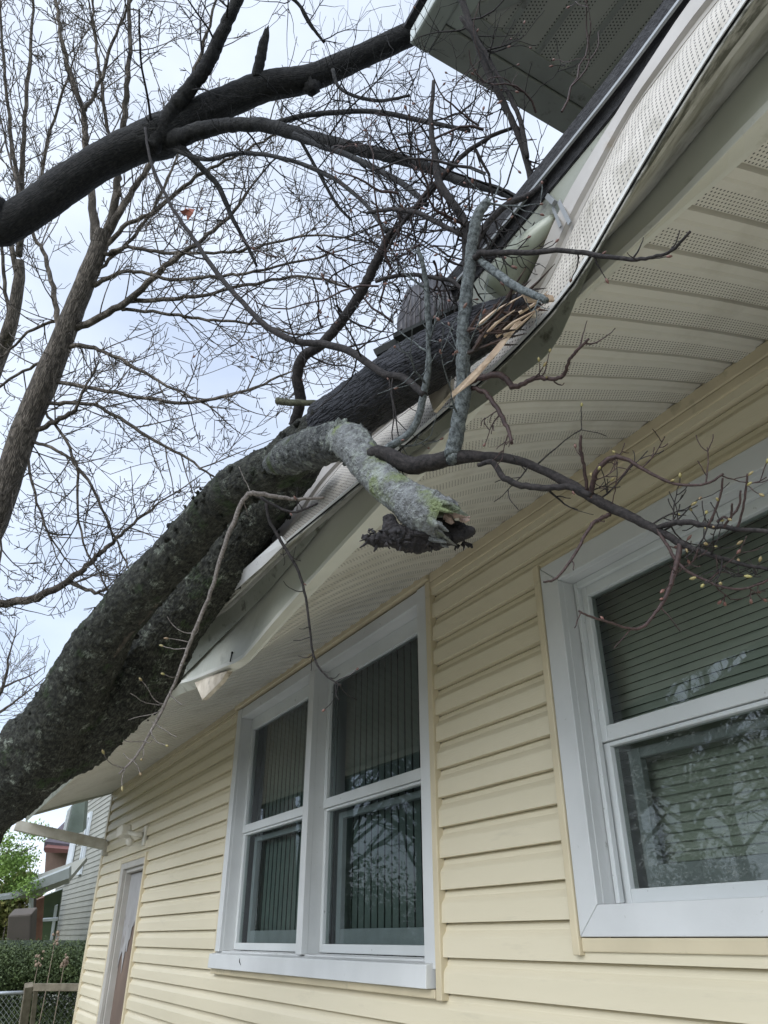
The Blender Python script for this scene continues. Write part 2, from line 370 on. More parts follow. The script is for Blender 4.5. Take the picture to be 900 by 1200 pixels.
# ---------------- eave curves read as (x, z) at their own distance from the wall
def curve(y, px, extra_l=(), extra_r=()):
    pts = [(PY(u, v, y).x, PY(u, v, y).z) for u, v in px] + list(extra_l) + list(extra_r)
    return sorted(pts)
def ev(c, x):
    if x <= c[0][0]: return c[0][1]
    if x >= c[-1][0]: return c[-1][1]
    for (a, za), (b, zb) in zip(c, c[1:]):
        if x <= b:
            t = (x - a) / (b - a); return za + (zb - za) * t
def sm(c, x, w=.06): return (ev(c, x - w) + 2 * ev(c, x) + ev(c, x + w)) / 4
YB0, YF = -.76, -.80
B0 = curve(YB0, [(900, 154), (740, 292), (647, 378), (560, 475), (500, 545), (443, 612), (400, 655), (340, 718), (287, 777), (250, 797), (205, 815)], [(-8.9, 2.654), (-4.2, 2.60)], [(.3, 2.655), (3, 2.655)])
B1 = curve(YF, [(900, 127), (773, 260), (690, 335), (587, 440), (447, 590), (380, 663), (325, 724), (285, 772), (225, 797), (200, 803)], [(-8.9, 2.63), (-4.2, 2.58)], [(.3, 2.635), (3, 2.635)])
B2 = curve(YF, [(900, 63), (738, 260), (660, 333), (600, 405), (572, 437), (427, 573), (367, 627), (280, 713), (233, 742)], [(-4.2, 2.74), (-9, 2.74)], [(.3, 2.74), (3, 2.74)])
YL = -.92
B4 = curve(YL, [(871, 0), (796, 118), (712, 260), (673, 331), (642, 367), (582, 429), (420, 565), (332, 637), (260, 702)], [(-3.4, 2.66)], [(.3, 2.76), (3, 2.76)])
YG = -.875
B5 = curve(YG, [(839, 0), (756, 107), (732, 139), (708, 191), (683, 243), (664, 278), (643, 335), (540, 440), (480, 478), (405, 537), (367, 583), (340, 627), (300, 668)], [(-3.4, 2.68)], [(.3, 2.84), (3, 2.84)])
YR = -.862
B6 = curve(YR, [(815, 0), (709, 165), (677, 214), (647, 273), (623, 342), (540, 415), (383, 543), (357, 580), (337, 607), (300, 655)], [(-3.4, 2.69)], [(.3, 2.86), (3, 2.86)])
YK = -.865
B7 = curve(YK, [(821, 0), (738, 110), (640, 229), (559, 325), (505, 384)], [(-1.5, 2.80), (-1.9, 2.735), (-3.5, 2.74), (-9, 2.78)], [(.3, 2.89), (3, 2.89)])

# soffit: ribs every 4 inches running out from the wall, sagging where the eave is crushed
sf = MB(); RIB = [(0, .020), (.045, .020), (.075, 0), (.66, 0), (.71, .006), (.91, .007), (.945, .020)]
def soffit_z(x, o):
    zo = sm(B0, x) ; drop = ZS - zo; a = min(.30, drop / .76); b = (drop - a * .76) / .76 ** 2
    wob = 0.004 * noise.noise(Vector((x * 3, o * 4, 0)))
    return ZS - a * o - b * o * o + wob
NO = 16; xs = []
k = math.floor(XL / .1016)
while k * .1016 < XR:
    for f_, h_ in RIB:
        x = (k + f_) * .1016
        if XL - .02 <= x <= XR: xs.append((x, h_))
    k += 1
for (xa, ha), (xb, hb) in zip(xs, xs[1:]):
    for j in range(NO):
        oa, ob = .76 * j / NO, .76 * (j + 1) / NO
        sf.quad((xa, -oa, soffit_z(xa, oa) + ha), (xb, -oa, soffit_z(xb, oa) + hb), (xb, -ob, soffit_z(xb, ob) + hb), (xa, -ob, soffit_z(xa, ob) + ha),
                [(xa + 50, oa), (xb + 50, oa), (xb + 50, ob), (xa + 50, ob)])
part('soffit', sf, m_soffit, house, label='perforated ribbed soffit sagging towards the broken gutter')

def ribbon(name, prof_fn, x0, x1, mat, parent, step=.03, smooth=True, label=None, thick=.0015):
    mb = MB(); n = int((x1 - x0) / step); cols = [prof_fn(x0 + (x1 - x0) * i / n) for i in range(n + 1)]
    for i in range(n):
        xa = x0 + (x1 - x0) * i / n; xb = x0 + (x1 - x0) * (i + 1) / n; A, B = cols[i], cols[i + 1]; acc = 0
        for j in range(len(A) - 1):
            d = math.hypot(A[j + 1][0] - A[j][0], A[j + 1][1] - A[j][1])
            mb.quad((xa, *A[j]), (xb, *B[j]), (xb, *B[j + 1]), (xa, *A[j + 1]), [(xa + 50, acc), (xb + 50, acc), (xb + 50, acc + d), (xa + 50, acc + d)])
            acc += d
    o = part(name, mb, mat, parent, label=label)
    s = o.modifiers.new('solid', 'SOLIDIFY'); s.thickness = thick; s.offset = 0
    return o
# light trim channel under the fascia
def p_trim(x):
    a, b = sm(B0, x), sm(B1, x)
    return [(YB0 + .012, a - .001), (YB0, a - .004), (YF - .002, b - .003), (YF - .004, b + .010)]
ribbon('soffit_trim', p_trim, XL, XR, M('trim_channel', (.60, .60, .53), rough=.45, scale=4, dirt=(.3, .29, .23), dscale=10), house)
# fascia board
def crease(x, s=1.0):
    v = noise.noise(Vector((x * 7.0, s, 3.3))); return (abs(v) * 2 - .35) * max(0, 1 - abs(x + 1.2) / 1.9)
def wav(x, z, a=.004): return a * noise.noise(Vector((x * 4, z * 3, 7))) + .009 * crease(x + z * .8, 2.0)
def p_fascia(x):
    b, t = sm(B1, x), max(sm(B2, x), sm(B1, x) + .05) + .10
    t = max(t, sm(B7, x) - .015)
    out = []
    for i in range(7):
        z = b + .008 + (t - b) * i / 6; out.append((YF + wav(x, z), z))
    return out
ribbon('fascia', p_fascia, XL, XR, m_fascia, house)
# gutter trough, rolled forward by the fallen trunk
XG = -3.22
def p_gutter(x):
    zb, zl = sm(B2, x), sm(B4, x)
    dz = zl - zb; y0 = YF - .006
    return [(y0, zb + .02), (y0 - .001, zb), (y0 - .035, zb - .004 + dz * .18), (y0 - .070, zb + dz * .42 - .018), (y0 - .078, zb + dz * .50 - .014)]
def p_gface(x):
    zb, zl = sm(B2, x), sm(B4, x); dz = zl - zb; y0 = YF - .006
    return [(y0 - .078, zb + dz * .50 - .014), (y0 - .082, zb + dz * .58 - .013), (YL + .014, zb + dz * .80 - .010), (YL + .003, zl - .012), (YL + .004, zl - .006)]
gut = ribbon('gutter', p_gutter, XG, XR, m_gutter, house, label='dirty dented rain gutter rolled forward under the fallen trunk')
ribbon('gutter_face', p_gface, XG, XR, m_gdirt, gut, label='mould stained front lip of the rain gutter')
def p_lip(x):
    zl = sm(B4, x)
    return [(YL - .001, zl - .004), (YL - .003, zl + .000), (YL - .001, zl + .0035), (YL + .004, zl + .004)]
ribbon('gutter_lip', p_lip, XG + .3, XR, m_lip, gut, thick=.003)
def p_guard(x):
    a, b = sm(B4, x) + .006, sm(B5, x, .04); out = []
    for i in range(8):
        t = i / 7; out.append((YL + .011 + (YG - YL - .007) * t - (.010 + .016 * crease(x * 1.0 + .15 * t, 5.0)) * math.sin(math.pi * t), a + (b - a) * t))
    return out
ribbon('gutter_guard', p_guard, -2.35, XR, m_guard, gut, label='white perforated leaf guard bent out of the gutter')
def p_lip_shade(x):  # dark strip painting the shadow gap between gutter lip and guard
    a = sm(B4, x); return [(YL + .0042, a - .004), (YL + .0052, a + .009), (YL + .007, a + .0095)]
ribbon('lip_shade_strip', p_lip_shade, -2.35, XR, m_dark, gut, thick=.001)
def p_flash(x):
    a, b = sm(B5, x, .04), sm(B6, x, .04)
    return [(YG + .001, a - .003), (YG + .010, a + (b - a) * .33), (YG + .002, a + (b - a) * .40), (YG - .002, a + (b - a) * .85), (YR, b)]
ribbon('bent_flashing', p_flash, -2.35, XR, m_flash, gut)
def p_rust(x):
    b = sm(B6, x, .04); return [(YR - .0035, b - .006), (YR - .005, b + .001), (YR - .002, b + .005)]
ribbon('rust_streak', p_rust, -.95, -.50, m_rust, gut, thick=.001)
# roof edge and roof
def p_upper(x):
    a, b = sm(B6, x, .04), sm(B7, x)
    return [(YF - .012, a - .12), (YR + .006, a - .006), (YR + .001, (a + b) / 2), (YK + .003, b + .001)]
ribbon('upper_fascia', p_upper, XL, XR, M('old_fascia_paint', (.25, .26, .215), (.19, .20, .16), rough=.5, scale=5, dirt=(.07, .07, .05), dscale=20, dlo=.56, dhi=.68), house)
def p_roof(x):
    b = sm(B7, x)
    return [(YF - .02, b + .002), (YK, b), (YK - .002, b + .030), (YK - .016, b + .030), (YK - .018, b + .066), (YK + .4, b + .066 + .145), (0, b + .066 + .865 * .36), (4, b + 4.8 * .36), (8.1, b + .3)]
ribbon('roof', p_roof, XL, XR, m_shingle, house, thick=.004)
def p_drip(x):
    b = sm(B7, x); return [(YK - .0165, b + .019), (YK - .020, b + .020), (YK - .020, b + .027)]
ribbon('drip_edge', p_drip, -2.0, XR, m_drip, house, thick=.002)
# rake end cap and gutter hanger
ra = MB(); ra.prism([(XL - .02, 0, ZS - .01), (XL - .02, -.80, 2.62), (XL - .02, -.80, 2.80), (XL - .02, 0, 3.12)], (.02, 0, 0)); part('rake_board', ra, m_fascia, house)
hg = MB()
a = PY(655, 236, -.875); b_ = PY(668, 262, -.885)
hg.bar(a, b_, .008, .003, up=(0, 1, 0)); hg.bar(PY(648, 243, -.872), PY(657, 266, -.885), .006, .003, up=(0, 1, 0)); hg.bar(PY(642, 230, -.87), PY(650, 238, -.88), .010, .008, up=(0, 1, 0))
part('gutter_hanger', hg, m_drip, gut)
bl = MB()      # crumpled rounded fascia wrap beside the hanger
c0, c1 = PY(655, 262, -.87), PY(592, 352, -.90)
N_ = 18
for i in range(N_):
    pass
pts = [PY(655, 250, -.862), PY(640, 268, -.868), PY(618, 293, -.875), PY(595, 325, -.885), PY(582, 345, -.895)]
bl.tube([pts[0].lerp(pts[1], .0)] + pts[1:], [.006, .020, .034, .042, .030], n=20, rough=.08, fr=14)
part('crumpled_fascia_wrap', bl, M('wrap_metal', (.27, .285, .225), (.19, .21, .15), rough=.35, scale=7, dirt=(.05, .05, .03), dscale=24, dlo=.58, dhi=.66), house, smooth=True)
# bent end of the fascia cover with the raw board showing under it
wb = MB(); wb.prism([PY(227, 797, -.79), PY(267, 786, -.79), PY(258, 799, -.79), PY(237, 820, -.79)], (.0, .02, 0)); part('exposed_fascia_board', wb, m_wood_pale, house)
sc_ = MB(); p0 = PY(272, 765, YF - .004); sc_.bar(p0, p0 + Vector((0, -.004, -.035)), .006, .004, up=(0, 1, 0)); sc_.lump(tuple(p0), .005, 4); part('nail', sc_, m_dark, house)
# torn flap of metal under the trunk
fl = MB()
f0 = [PY(240, 705, -.93), PY(262, 688, -.94), PY(300, 655, -.94), PY(330, 628, -.93)]; f1 = [PY(250, 712, -.925), PY(280, 688, -.925), PY(312, 660, -.925), PY(336, 636, -.925)]
for i in range(3): fl.quad(f0[i], f0[i + 1], f1[i + 1], f1[i])
o = part('torn_gutter_flap', fl, m_lip, gut); o.modifiers.new('s', 'SOLIDIFY').thickness = .002

# ---------------- upper storey eave
ZU = 5.5
cu = PZ(480, 52, ZU); ux, uy = cu.x, cu.y
up = MB(); up.box(ux + 1.9, 3.5, uy + 1.4, 6, 3.4, ZU + .05); part('upper_wall', up, m_siding, house)
def upl(name, boxes, mat, bev=0):
    mb = MB()
    for b in boxes: mb.box(*b)
    return part(name, mb, mat, house, bevel=bev)
m_upf = M('upper_fascia_metal', (.34, .35, .33), (.28, .29, .27), rough=.5, scale=5, dirt=(.12, .12, .1), dscale=12)
upl('upper_gutter', [(ux, 3.6, uy, uy + .11, ZU, ZU + .12)], M('upper_gutter_metal', (.42, .45, .42), rough=.4, scale=5, dirt=(.12, .12, .1), dscale=14), .012)
upl('upper_rake_board', [(ux + .002, ux + .16, uy + .112, 6.4, ZU + .004, ZU + .17), (ux + .165, ux + .27, uy + .20, 6.3, ZU + .022, ZU + .17)], m_upf, .004)
upl('upper_fascia_board', [(ux + .165, 3.6, uy + .112, uy + .198, ZU + .02, ZU + .17)], M('upper_fascia_pale', (.46, .50, .46), rough=.45, scale=5), .004)
us = MB(); z = ZU + .035
x0, y0 = ux + .27, uy + .20
S_ = 1.3
us.poly([(x0, y0, z), (3.6, y0, z), (3.6, y0 + S_, z), (x0 + S_ * 1.15, y0 + S_, z)]); us.uv[0] = [(x0 + 50, y0 + 5), (53.6, y0 + 5), (53.6, y0 + 5 + S_), (x0 + 50 + S_ * 1.15, y0 + 5 + S_)]
us.poly([(x0, y0, z), (x0 + S_ * 1.15, y0 + S_, z), (x0 + S_ * 1.15, 6.3, z), (x0, 6.3, z)]); us.uv[1] = [(y0 + 5, x0 + 50), (y0 + 5 + S_, x0 + 50 + S_ * 1.15), (11.3, x0 + 50 + S_ * 1.15), (11.3, x0 + 50)]
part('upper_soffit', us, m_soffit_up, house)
mt_ = MB(); mt_.bar((x0, y0, z - .008), (x0 + 1.48, y0 + 1.29, z - .008), .06, .012)
for q in range(1, 20): mt_.bar((x0 + .002, y0 + .2032 * q, z - .003), (x0 + min(1.48, .2032 * q * 1.15) - .03, y0 + .2032 * q, z - .003), .03, .006)
for q in range(1, 20): mt_.bar((x0 + .2032 * q, y0 + .002, z - .003), (x0 + .2032 * q, y0 + min(1.29, .2032 * q / 1.15) - .03, z - .003), .03, .006)
part('upper_soffit_seam', mt_, m_upf, house)
ur = MB(); ur.prism([(ux - .02, uy - .02, ZU + .172), (3.7, uy - .02, ZU + .172), (3.7, 3, ZU + 1.3), (ux + 1.4, 3, ZU + 1.3)], (0, 0, .03)); ur.prism([(ux - .02, uy - .02, ZU + .172), (ux + 1.4, 3, ZU + 1.3), (ux - .02, 6.5, ZU + .172)], (0, 0, .03))
part('upper_roof', ur, m_shingle, house)

# ---------------- windows
def mitre_frame(mb, x0, x1, z0, z1, w, yf, yb, gap=.0008, wb=None, wt=None):
    wb = wb or w; wt = wt or w; g_ = gap; vy = (0, yb - yf, 0)
    mb.prism([(x0, yf, z0 + g_), (x0 + w, yf, z0 + wb + g_), (x0 + w, yf, z1 - wt - g_), (x0, yf, z1 - g_)], vy)
    mb.prism([(x1, yf, z0 + g_), (x1 - w, yf, z0 + wb + g_), (x1 - w, yf, z1 - wt - g_), (x1, yf, z1 - g_)], vy)
    mb.prism([(x0 + g_, yf, z0), (x1 - g_, yf, z0), (x1 - w - g_, yf, z0 + wb), (x0 + w + g_, yf, z0 + wb)], vy)
    mb.prism([(x0 + g_, yf, z1), (x1 - g_, yf, z1), (x1 - w - g_, yf, z1 - wt), (x0 + w + g_, yf, z1 - wt)], vy)
def frame(mb, x0, x1, z0, z1, l, r, b, t, y0, y1):
    mb.box(x0, x0 + l, y0, y1, z0, z1); mb.box(x1 - r, x1, y0, y1, z0, z1)
    mb.box(x0 + l, x1 - r, y0, y1, z0, z0 + b); mb.box(x0 + l, x1 - r, y0, y1, z1 - t, z1)
def reveal(mb, x0, x1, z0, z1, yf, yb):
    yf -= .012; e = .0012; x0 += e; x1 -= e; z0 += e; z1 -= e
    mb.box(x0 - .02, x0, yf, yb, z0, z1); mb.box(x1, x1 + .02, yf, yb, z0, z1)
    mb.box(x0 - .02, x1 + .02, yf, yb, z0 - .02, z0); mb.box(x0 - .02, x1 + .02, yf, yb, z1, z1 + .02)
def sash_pair(win, x0, x1, z0, z1, zm, blind, low_glass, brail=.035, trail=.075, stile=.032):
    """outer storm frame, glass above and below a meeting rail, recessed inner sash"""
    s = MB(); frame(s, x0, x1, zm, z1, stile, stile, .045, trail, .048, .085)
    part('upper_sash', s, m_sash, win, bevel=.003)
    s = MB(); frame(s, x0, x1, z0, zm - .002, stile - .004, stile - .004, brail, .012, .056, .092)
    part('lower_sash', s, m_sash, win, bevel=.003)
    s = MB(); frame(s, x0 + .045, x1 - .03, z0 + .01, zm - .02, .045, .045, .085, .03, .115, .14)
    part('inner_sash', s, m_sashgrey, win, bevel=.003)
    gl = MB(); gl.quad((x0 + .01, .066, zm + .02), (x1 - .01, .066, zm + .02), (x1 - .01, .066, z1 - .05), (x0 + .01, .066, z1 - .05)); part('upper_glass', gl, m_glass, win)
    gl = MB(); gl.quad((x0 + .01, .074, z0 + .02), (x1 - .01, .074, z0 + .02), (x1 - .01, .074, zm - .008), (x0 + .01, .074, zm - .008)); part('lower_glass', gl, low_glass, win)
    b = MB(); bz = z0 - .02
    if blind == 'v':
        x = x0 - .1
        while x < x1 + .1:
            b.prism([(x, .176, bz), (x + .049, .1765, bz), (x + .049, .1785, bz), (x, .178, bz)], (0, 0, z1 - z0 + .04)); x += .0635
        part('vertical_blind', b, m_blind_v, win)
    else:
        z = bz
        while z < z1 + .05:
            b.prism([(x0 - .1, .175, z), (x0 - .1, .183, z + .0255), (x0 - .1, .184, z + .026), (x0 - .1, .176, z + .0005)], (x1 - x0 + .2, 0, 0)); z += .0245
        part('horizontal_blind', b, m_blind_h, win)
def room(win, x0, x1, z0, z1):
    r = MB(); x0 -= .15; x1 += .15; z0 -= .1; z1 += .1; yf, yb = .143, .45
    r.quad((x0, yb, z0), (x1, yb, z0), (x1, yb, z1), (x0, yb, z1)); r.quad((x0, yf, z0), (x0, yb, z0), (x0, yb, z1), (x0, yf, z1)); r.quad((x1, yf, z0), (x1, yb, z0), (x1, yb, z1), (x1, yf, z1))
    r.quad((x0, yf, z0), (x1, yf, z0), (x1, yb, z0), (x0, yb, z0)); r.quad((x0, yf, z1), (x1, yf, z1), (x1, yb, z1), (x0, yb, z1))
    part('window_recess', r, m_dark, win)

# double window
cas = MB()
cas.box(-4.865, -4.79, -.030, .0, 1.485, 2.872)                # left casing
cas.box(-2.575, -2.506, -.030, .0, 1.460, 2.876)               # right casing
cas.box(-4.789, -2.576, -.026, .0, 2.812, 2.872)               # head casing
cas.box(-3.690, -3.625, -.034, .0, 1.486, 2.811)               # mullion face
reveal(cas, -4.79, -3.688, 1.487, 2.812, 0, .10); reveal(cas, -3.627, -2.575, 1.487, 2.812, 0, .10)
cas.box(-3.6875, -3.6275, 0, .1, 1.488, 2.811)
win = part('double_window', cas, m_white, house, bevel=.003, label='pair of tall white sash windows with dark green vertical blinds')
j = MB(); j.box(-2.504, -2.470, -.032, .0, 1.372, 2.882); j.box(-4.89, -2.505, -.036, .0, 1.376, 1.402); j.box(-4.89, -4.867, -.028, 0, 1.402, 2.88)
part('siding_channel', j, m_beige, win, bevel=.003)
s = MB(); s.prism([(-4.872, -.062, 1.404), (-4.872, -.058, 1.474), (-4.872, .05, 1.492), (-4.872, .05, 1.404)], (2.352, 0, 0))
part('window_sill', s, m_white, win, bevel=.003)
sash_pair(win, -4.79, -3.69, 1.494, 2.811, 2.112, 'v', m_glass_low)
sash_pair(win, -3.626, -2.576, 1.494, 2.811, 2.112, 'v', m_glass_low)
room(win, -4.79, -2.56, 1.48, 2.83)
# crack and marks on the sill
ck = MB(); p = PY(281, 1128, -.061); ck.tube([PY(281, 1123, -.0625), PY(280.5, 1127, -.0618), PY(282, 1131, -.0628)], [.001, .0025, .001], n=4); part('sill_crack', ck, m_dark, win)

# right window
cas = MB(); mitre_frame(cas, -1.772, -.62, 1.555, 2.648, .080, -.034, .0, wb=.075, wt=.072)
reveal(cas, -1.692, -.70, 1.630, 2.576, 0, .10)
win2 = part('right_window', cas, m_white, house, bevel=.0025, label='white framed window with grey mini blinds and dusty lower glass')
j = MB(); j.box(-1.802, -1.774, -.040, .0, 1.512, 2.664); j.box(-1.7735, -.6, -.030, 0, 1.520, 1.553); j.box(-1.7735, -.6, -.028, 0, 2.650, 2.668)
part('siding_channel', j, m_beige, win2, bevel=.003)
sash_pair(win2, -1.690, -.702, 1.632, 2.575, 2.058, 'h', m_glass_dusty, brail=.036, trail=.055, stile=.04)
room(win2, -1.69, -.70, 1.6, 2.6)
tr = MB(); tr.box(-1.688, -1.672, .030, .048, 1.634, 2.573); tr.box(-1.671, -.72, .030, .047, 2.552, 2.574); part('screen_track', tr, m_sash, win2, bevel=.002)

# door
d = MB(); d.box(-7.80, -7.70, -.028, .0, 0, 2.14); d.box(-6.93, -6.905, -.028, .0, 0, 2.14); d.box(-7.699, -6.931, -.028, .0, 2.09, 2.14)
d.box(-7.70, -7.67, .0, .09, 0, 2.09); d.box(-6.95, -6.92, 0, .16, 0, 2.09); d.box(-7.66, -6.95, 0, .16, 2.06, 2.088)
door = part('door', d, M('door_frame_paint', (.42, .40, .36), (.35, .33, .29), rough=.5, scale=5), house, bevel=.003, label='recessed side door with peeling white facing')
j = MB(); j.box(-6.903, -6.872, -.036, 0, 0, 2.175); j.box(-7.83, -7.802, -.030, 0, 0, 2.165); j.box(-7.80, -6.904, -.0295, 0, 2.142, 2.165); part('siding_channel', j, m_beige, door, bevel=.003)
j = MB(); j.box(-7.669, -6.951, .052, .088, .0, 2.058); part('door_panel', j, m_door_brown, door)
pe = MB(); prev = None; random.seed(3)
n = 26
for i in range(n + 1):
    x = -7.667 + i * .712 / n; zb = 1.62 - .9 * (1 - i / n) ** 1.2 * 0 - .05 + .10 * math.sin(i * .55) + random.uniform(-.04, .04) - (.22 if i < 7 else 0)
    if prev:
        for (za, zc) in ((0, 1),):
            pe.quad((prev[0], .046 - .002 * (i % 2), prev[1]), (x, .046 - .002 * ((i + 1) % 2), zb), (x, .046, 2.05), (prev[0], .046, 2.05))
    prev = (x, zb)
o = part('peeling_sheet', pe, m_door_sheet, door); o.modifiers.new('s', 'SOLIDIFY').thickness = .003

# ------------------------------------------------------------------ flood light on the wall
fx = empty('wall_light', 'small cream security floodlight on the siding above the door', 'wall light')
lx, lz = -7.08, 2.32
b = MB(); b.box(lx + .01, lx + .075, -.04, -.016, lz - .09, lz + .07); part('back_plate', b, m_fix, fx, bevel=.006)
b = MB(); b.tube([Vector((lx + .03, -.045, lz - .0)), Vector((lx + .0, -.10, lz + .0)), Vector((lx - .05, -.15, lz + .02))], [.024, .02, .018], n=12); part('arm', b, m_fix, fx, smooth=True)
b = MB(); hx, hy, hz = lx - .08, -.17, lz + .03
b.prism([(hx + .05, hy + .04, hz - .03), (hx + .05, hy - .04, hz - .03), (hx - .045, hy - .065, hz - .055), (hx - .045, hy + .065, hz - .055)], (-.03, 0, .085)); hd = part('lamp_head', b, m_fix, fx, bevel=.01)
b = MB(); b.prism([(hx - .050, hy - .056, hz - .046), (hx - .050, hy + .056, hz - .046), (hx - .073, hy + .056, hz + .022), (hx - .073, hy - .056, hz + .022)], (-.008, 0, 0)); part('lamp_glass', b, m_lens, hd)
b = MB(); b.lump((lx - .04, -.13, lz - .055), .034, 8, 0.0); part('motion_sensor', b, m_fix, fx, smooth=True)

# ------------------------------------------------------------------ downspout across the corner
ds = empty('downspout', 'weathered grey downspout slanting from the gutter corner to the wall', 'downspout')
a = PY(123, 990, -.04); c_ = PX(18, 967, -8.75)
b = MB(); b.bar(a, c_, .075, .095); b.bar(a + Vector((0, .0, .02)), a + Vector((0, .02, -.10)), .075, .06, up=(0, 1, 0))
part('slanting_pipe', b, M('downspout_metal', (.42, .40, .34), (.30, .28, .22), rough=.5, scale=9), ds, bevel=.006)
b = MB(); b.box(XL + .08, XL + .16, -.10, -.031, 0, 2.28)

# ================================================================== TREES
def cr_pts(P, Rr, sub):
    """Catmull-Rom through points with radii"""
    out, ro = [], []
    n = len(P)
    for i in range(n - 1):
        p0 = P[max(i - 1, 0)]; p1 = P[i]; p2 = P[i + 1]; p3 = P[min(i + 2, n - 1)]
        for k in range(sub):
            t = k / sub
            out.append(.5 * ((2 * p1) + (p2 - p0) * t + (2 * p0 - 5 * p1 + 4 * p2 - p3) * t * t + (3 * p1 - p0 - 3 * p2 + p3) * t ** 3))
            ro.append(Rr[i] + (Rr[i + 1] - Rr[i]) * t)
    out.append(P[-1]); ro.append(Rr[-1]); return out, ro
WS = 1.0
def stroke(px, d0, d1):
    """px: (u, v, width px) list; depth runs d0..d1 along it -> points and radii in metres"""
    L = [0]
    for a, b in zip(px, px[1:]): L.append(L[-1] + math.hypot(a[0] - b[0], a[1] - b[1]))
    P, Rr = [], []
    for (u, v, w_), l in zip(px, L):
        d = d0 + (d1 - d0) * l / L[-1]; P.append(PD(u, v, d)); Rr.append(w_ * WS * .5 * d / 880.5)
    return P, Rr
rnd = random.Random(11)
def rv(): return Vector((rnd.gauss(0, 1), rnd.gauss(0, 1), rnd.gauss(0, 1))).normalized()
BP = .26
def twig(mb, buds, p, dirn, length, r, level, up=.15, wig=.25, seg=6, nch=(3, 5), n=4, rmin=.0008, crook=.0):
    pts = [p.copy()]; rad = [r]; d = dirn.normalized(); st = length / seg; kids = []
    for i in range(seg):
        d = (d + rv() * wig + Vector((0, 0, up)) * .5).normalized(); p = p + d * st
        pts.append(p.copy()); rad.append(max(rmin, r * (1 - .62 * (i + 1) / seg))); kids.append((p.copy(), d.copy(), rad[-1]))
    mb.tube(pts, rad, n=n, cap=False)
    if level > 0:
        for c in range(rnd.randint(*nch)):
            q, dd, rr = kids[rnd.randrange(0, seg)]
            side = dd.cross(rv()).normalized(); nd = (dd * rnd.uniform(.5, .9) + side * rnd.uniform(.6, 1.0)).normalized()
            twig(mb, buds, q, nd, length * rnd.uniform(.35, .65), max(rmin, rr * .7), level - 1, up, wig, max(3, seg - 1), nch, n, rmin)
    if buds is not None and rnd.random() < BP:
        bud(buds, p, d)
def bud(buds, p, d, s=1.0):
    L = rnd.uniform(.006, .011) * s; 
    buds.tube([p - d * .001, p + d * L * .35, p + d * L * .7, p + d * L], [.0012 * s, .0026 * s, .0021 * s, .0004 * s], n=5, cap=True)
def add_branch(tree, name, px, d0, d1, mat, tw=8, tlen=.12, tr_=.0022, lvl=1, sub=5, n=9, rough=.07, fr=22, budmb=None, jag=0, smooth=True, up=.15, tmax=1.0, tmin=.12):
    P, Rr = stroke(px, d0, d1); P, Rr = cr_pts(P, Rr, sub)
    for i in range(1, len(P) - 1): P[i] = P[i] + rv() * Rr[i] * (.30 if Rr[i] < .006 else .10)
    mb = MB(); mb.tube(P, Rr, n=n, rough=rough, fr=fr, seed=rnd.random() * 50, jag=jag); bm = MB() if budmb else None
    if 'budmb' and budmb: tw = int(tw * .7 + .5)
    for k in range(tw):
        i = int(len(P) * (tmin + (tmax - tmin) * rnd.random())); i = max(1, min(len(P) - 2, i)); t = (P[i + 1] - P[i - 1]).normalized()
        side = t.cross(rv()).normalized(); nd = (t * rnd.uniform(.2, .8) + side).normalized()
        twig(mb, bm, P[i], nd, tlen * rnd.uniform(.5, 1.3), min(tr_, Rr[i] * .7), lvl, up)
    if bm is not None:
        for i in range(2, len(P) - 1, 3):
            if rnd.random() < .12:
                t = (P[i + 1] - P[i - 1]).normalized(); s = t.cross(rv()).normalized(); bud(bm, P[i] + s * Rr[i] * .8, (s + t).normalized(), .8)
    if bm is not None: mb.merge(bm, m_budA if budmb == 'A' else m_budR)
    return part(name, mb, mat, tree, smooth=smooth)

b_trunk = bark('mossy_bark', (.012, .013, .010), (.078, .080, .062), (.23, .255, .205), lich=(.56, .64), sc=1.5, bump=.9, moss=(.035, .055, .022), plates=(.009, .04, .5))
b_wet = bark('wet_black_bark', (.006, .006, .008), (.032, .032, .040), (.06, .06, .07), lich=(.66, .8), sc=1.6, bump=1.0, rough=.42, plates=(.007, .07, .9))
b_lichen = bark('grey_lichened_bark', (.09, .092, .09), (.20, .21, .21), (.27, .295, .26), lich=(.5, .66), sc=1.8, bump=.8, moss=(.13, .155, .075))
b_grey = bark('grey_green_branch_bark', (.03, .035, .035), (.17, .19, .19), (.26, .29, .25), lich=(.58, .7), sc=4, bump=.5)
b_branch = bark('dark_branch_bark', (.009, .008, .008), (.042, .036, .034), (.12, .12, .10), lich=(.64, .76), sc=4, bump=.5)
b_red = bark('reddish_twig_bark', (.02, .012, .011), (.07, .042, .037), (.17, .14, .12), lich=(.62, .75), sc=6, bump=.3, rough=.6)
b_palet = bark('pale_dead_twig_bark', (.07, .06, .052), (.21, .185, .165), (.30, .28, .26), lich=(.58, .7), sc=6, bump=.3)
m_budA = M('yellow_green_buds', (.26, .24, .08), (.16, .11, .06), rough=.6, scale=40)
m_budR = M('red_brown_buds', (.15, .07, .055), (.10, .055, .04), rough=.6, scale=60)
m_char = M('blackened_rotten_wood', (.022, .018, .018), (.008, .007, .008), rough=.85, scale=60, bump=1, bscale=90)

ft = empty('fallen_tree', 'mossy forked tree trunk fallen across the eave with a broken grey stub', 'tree')
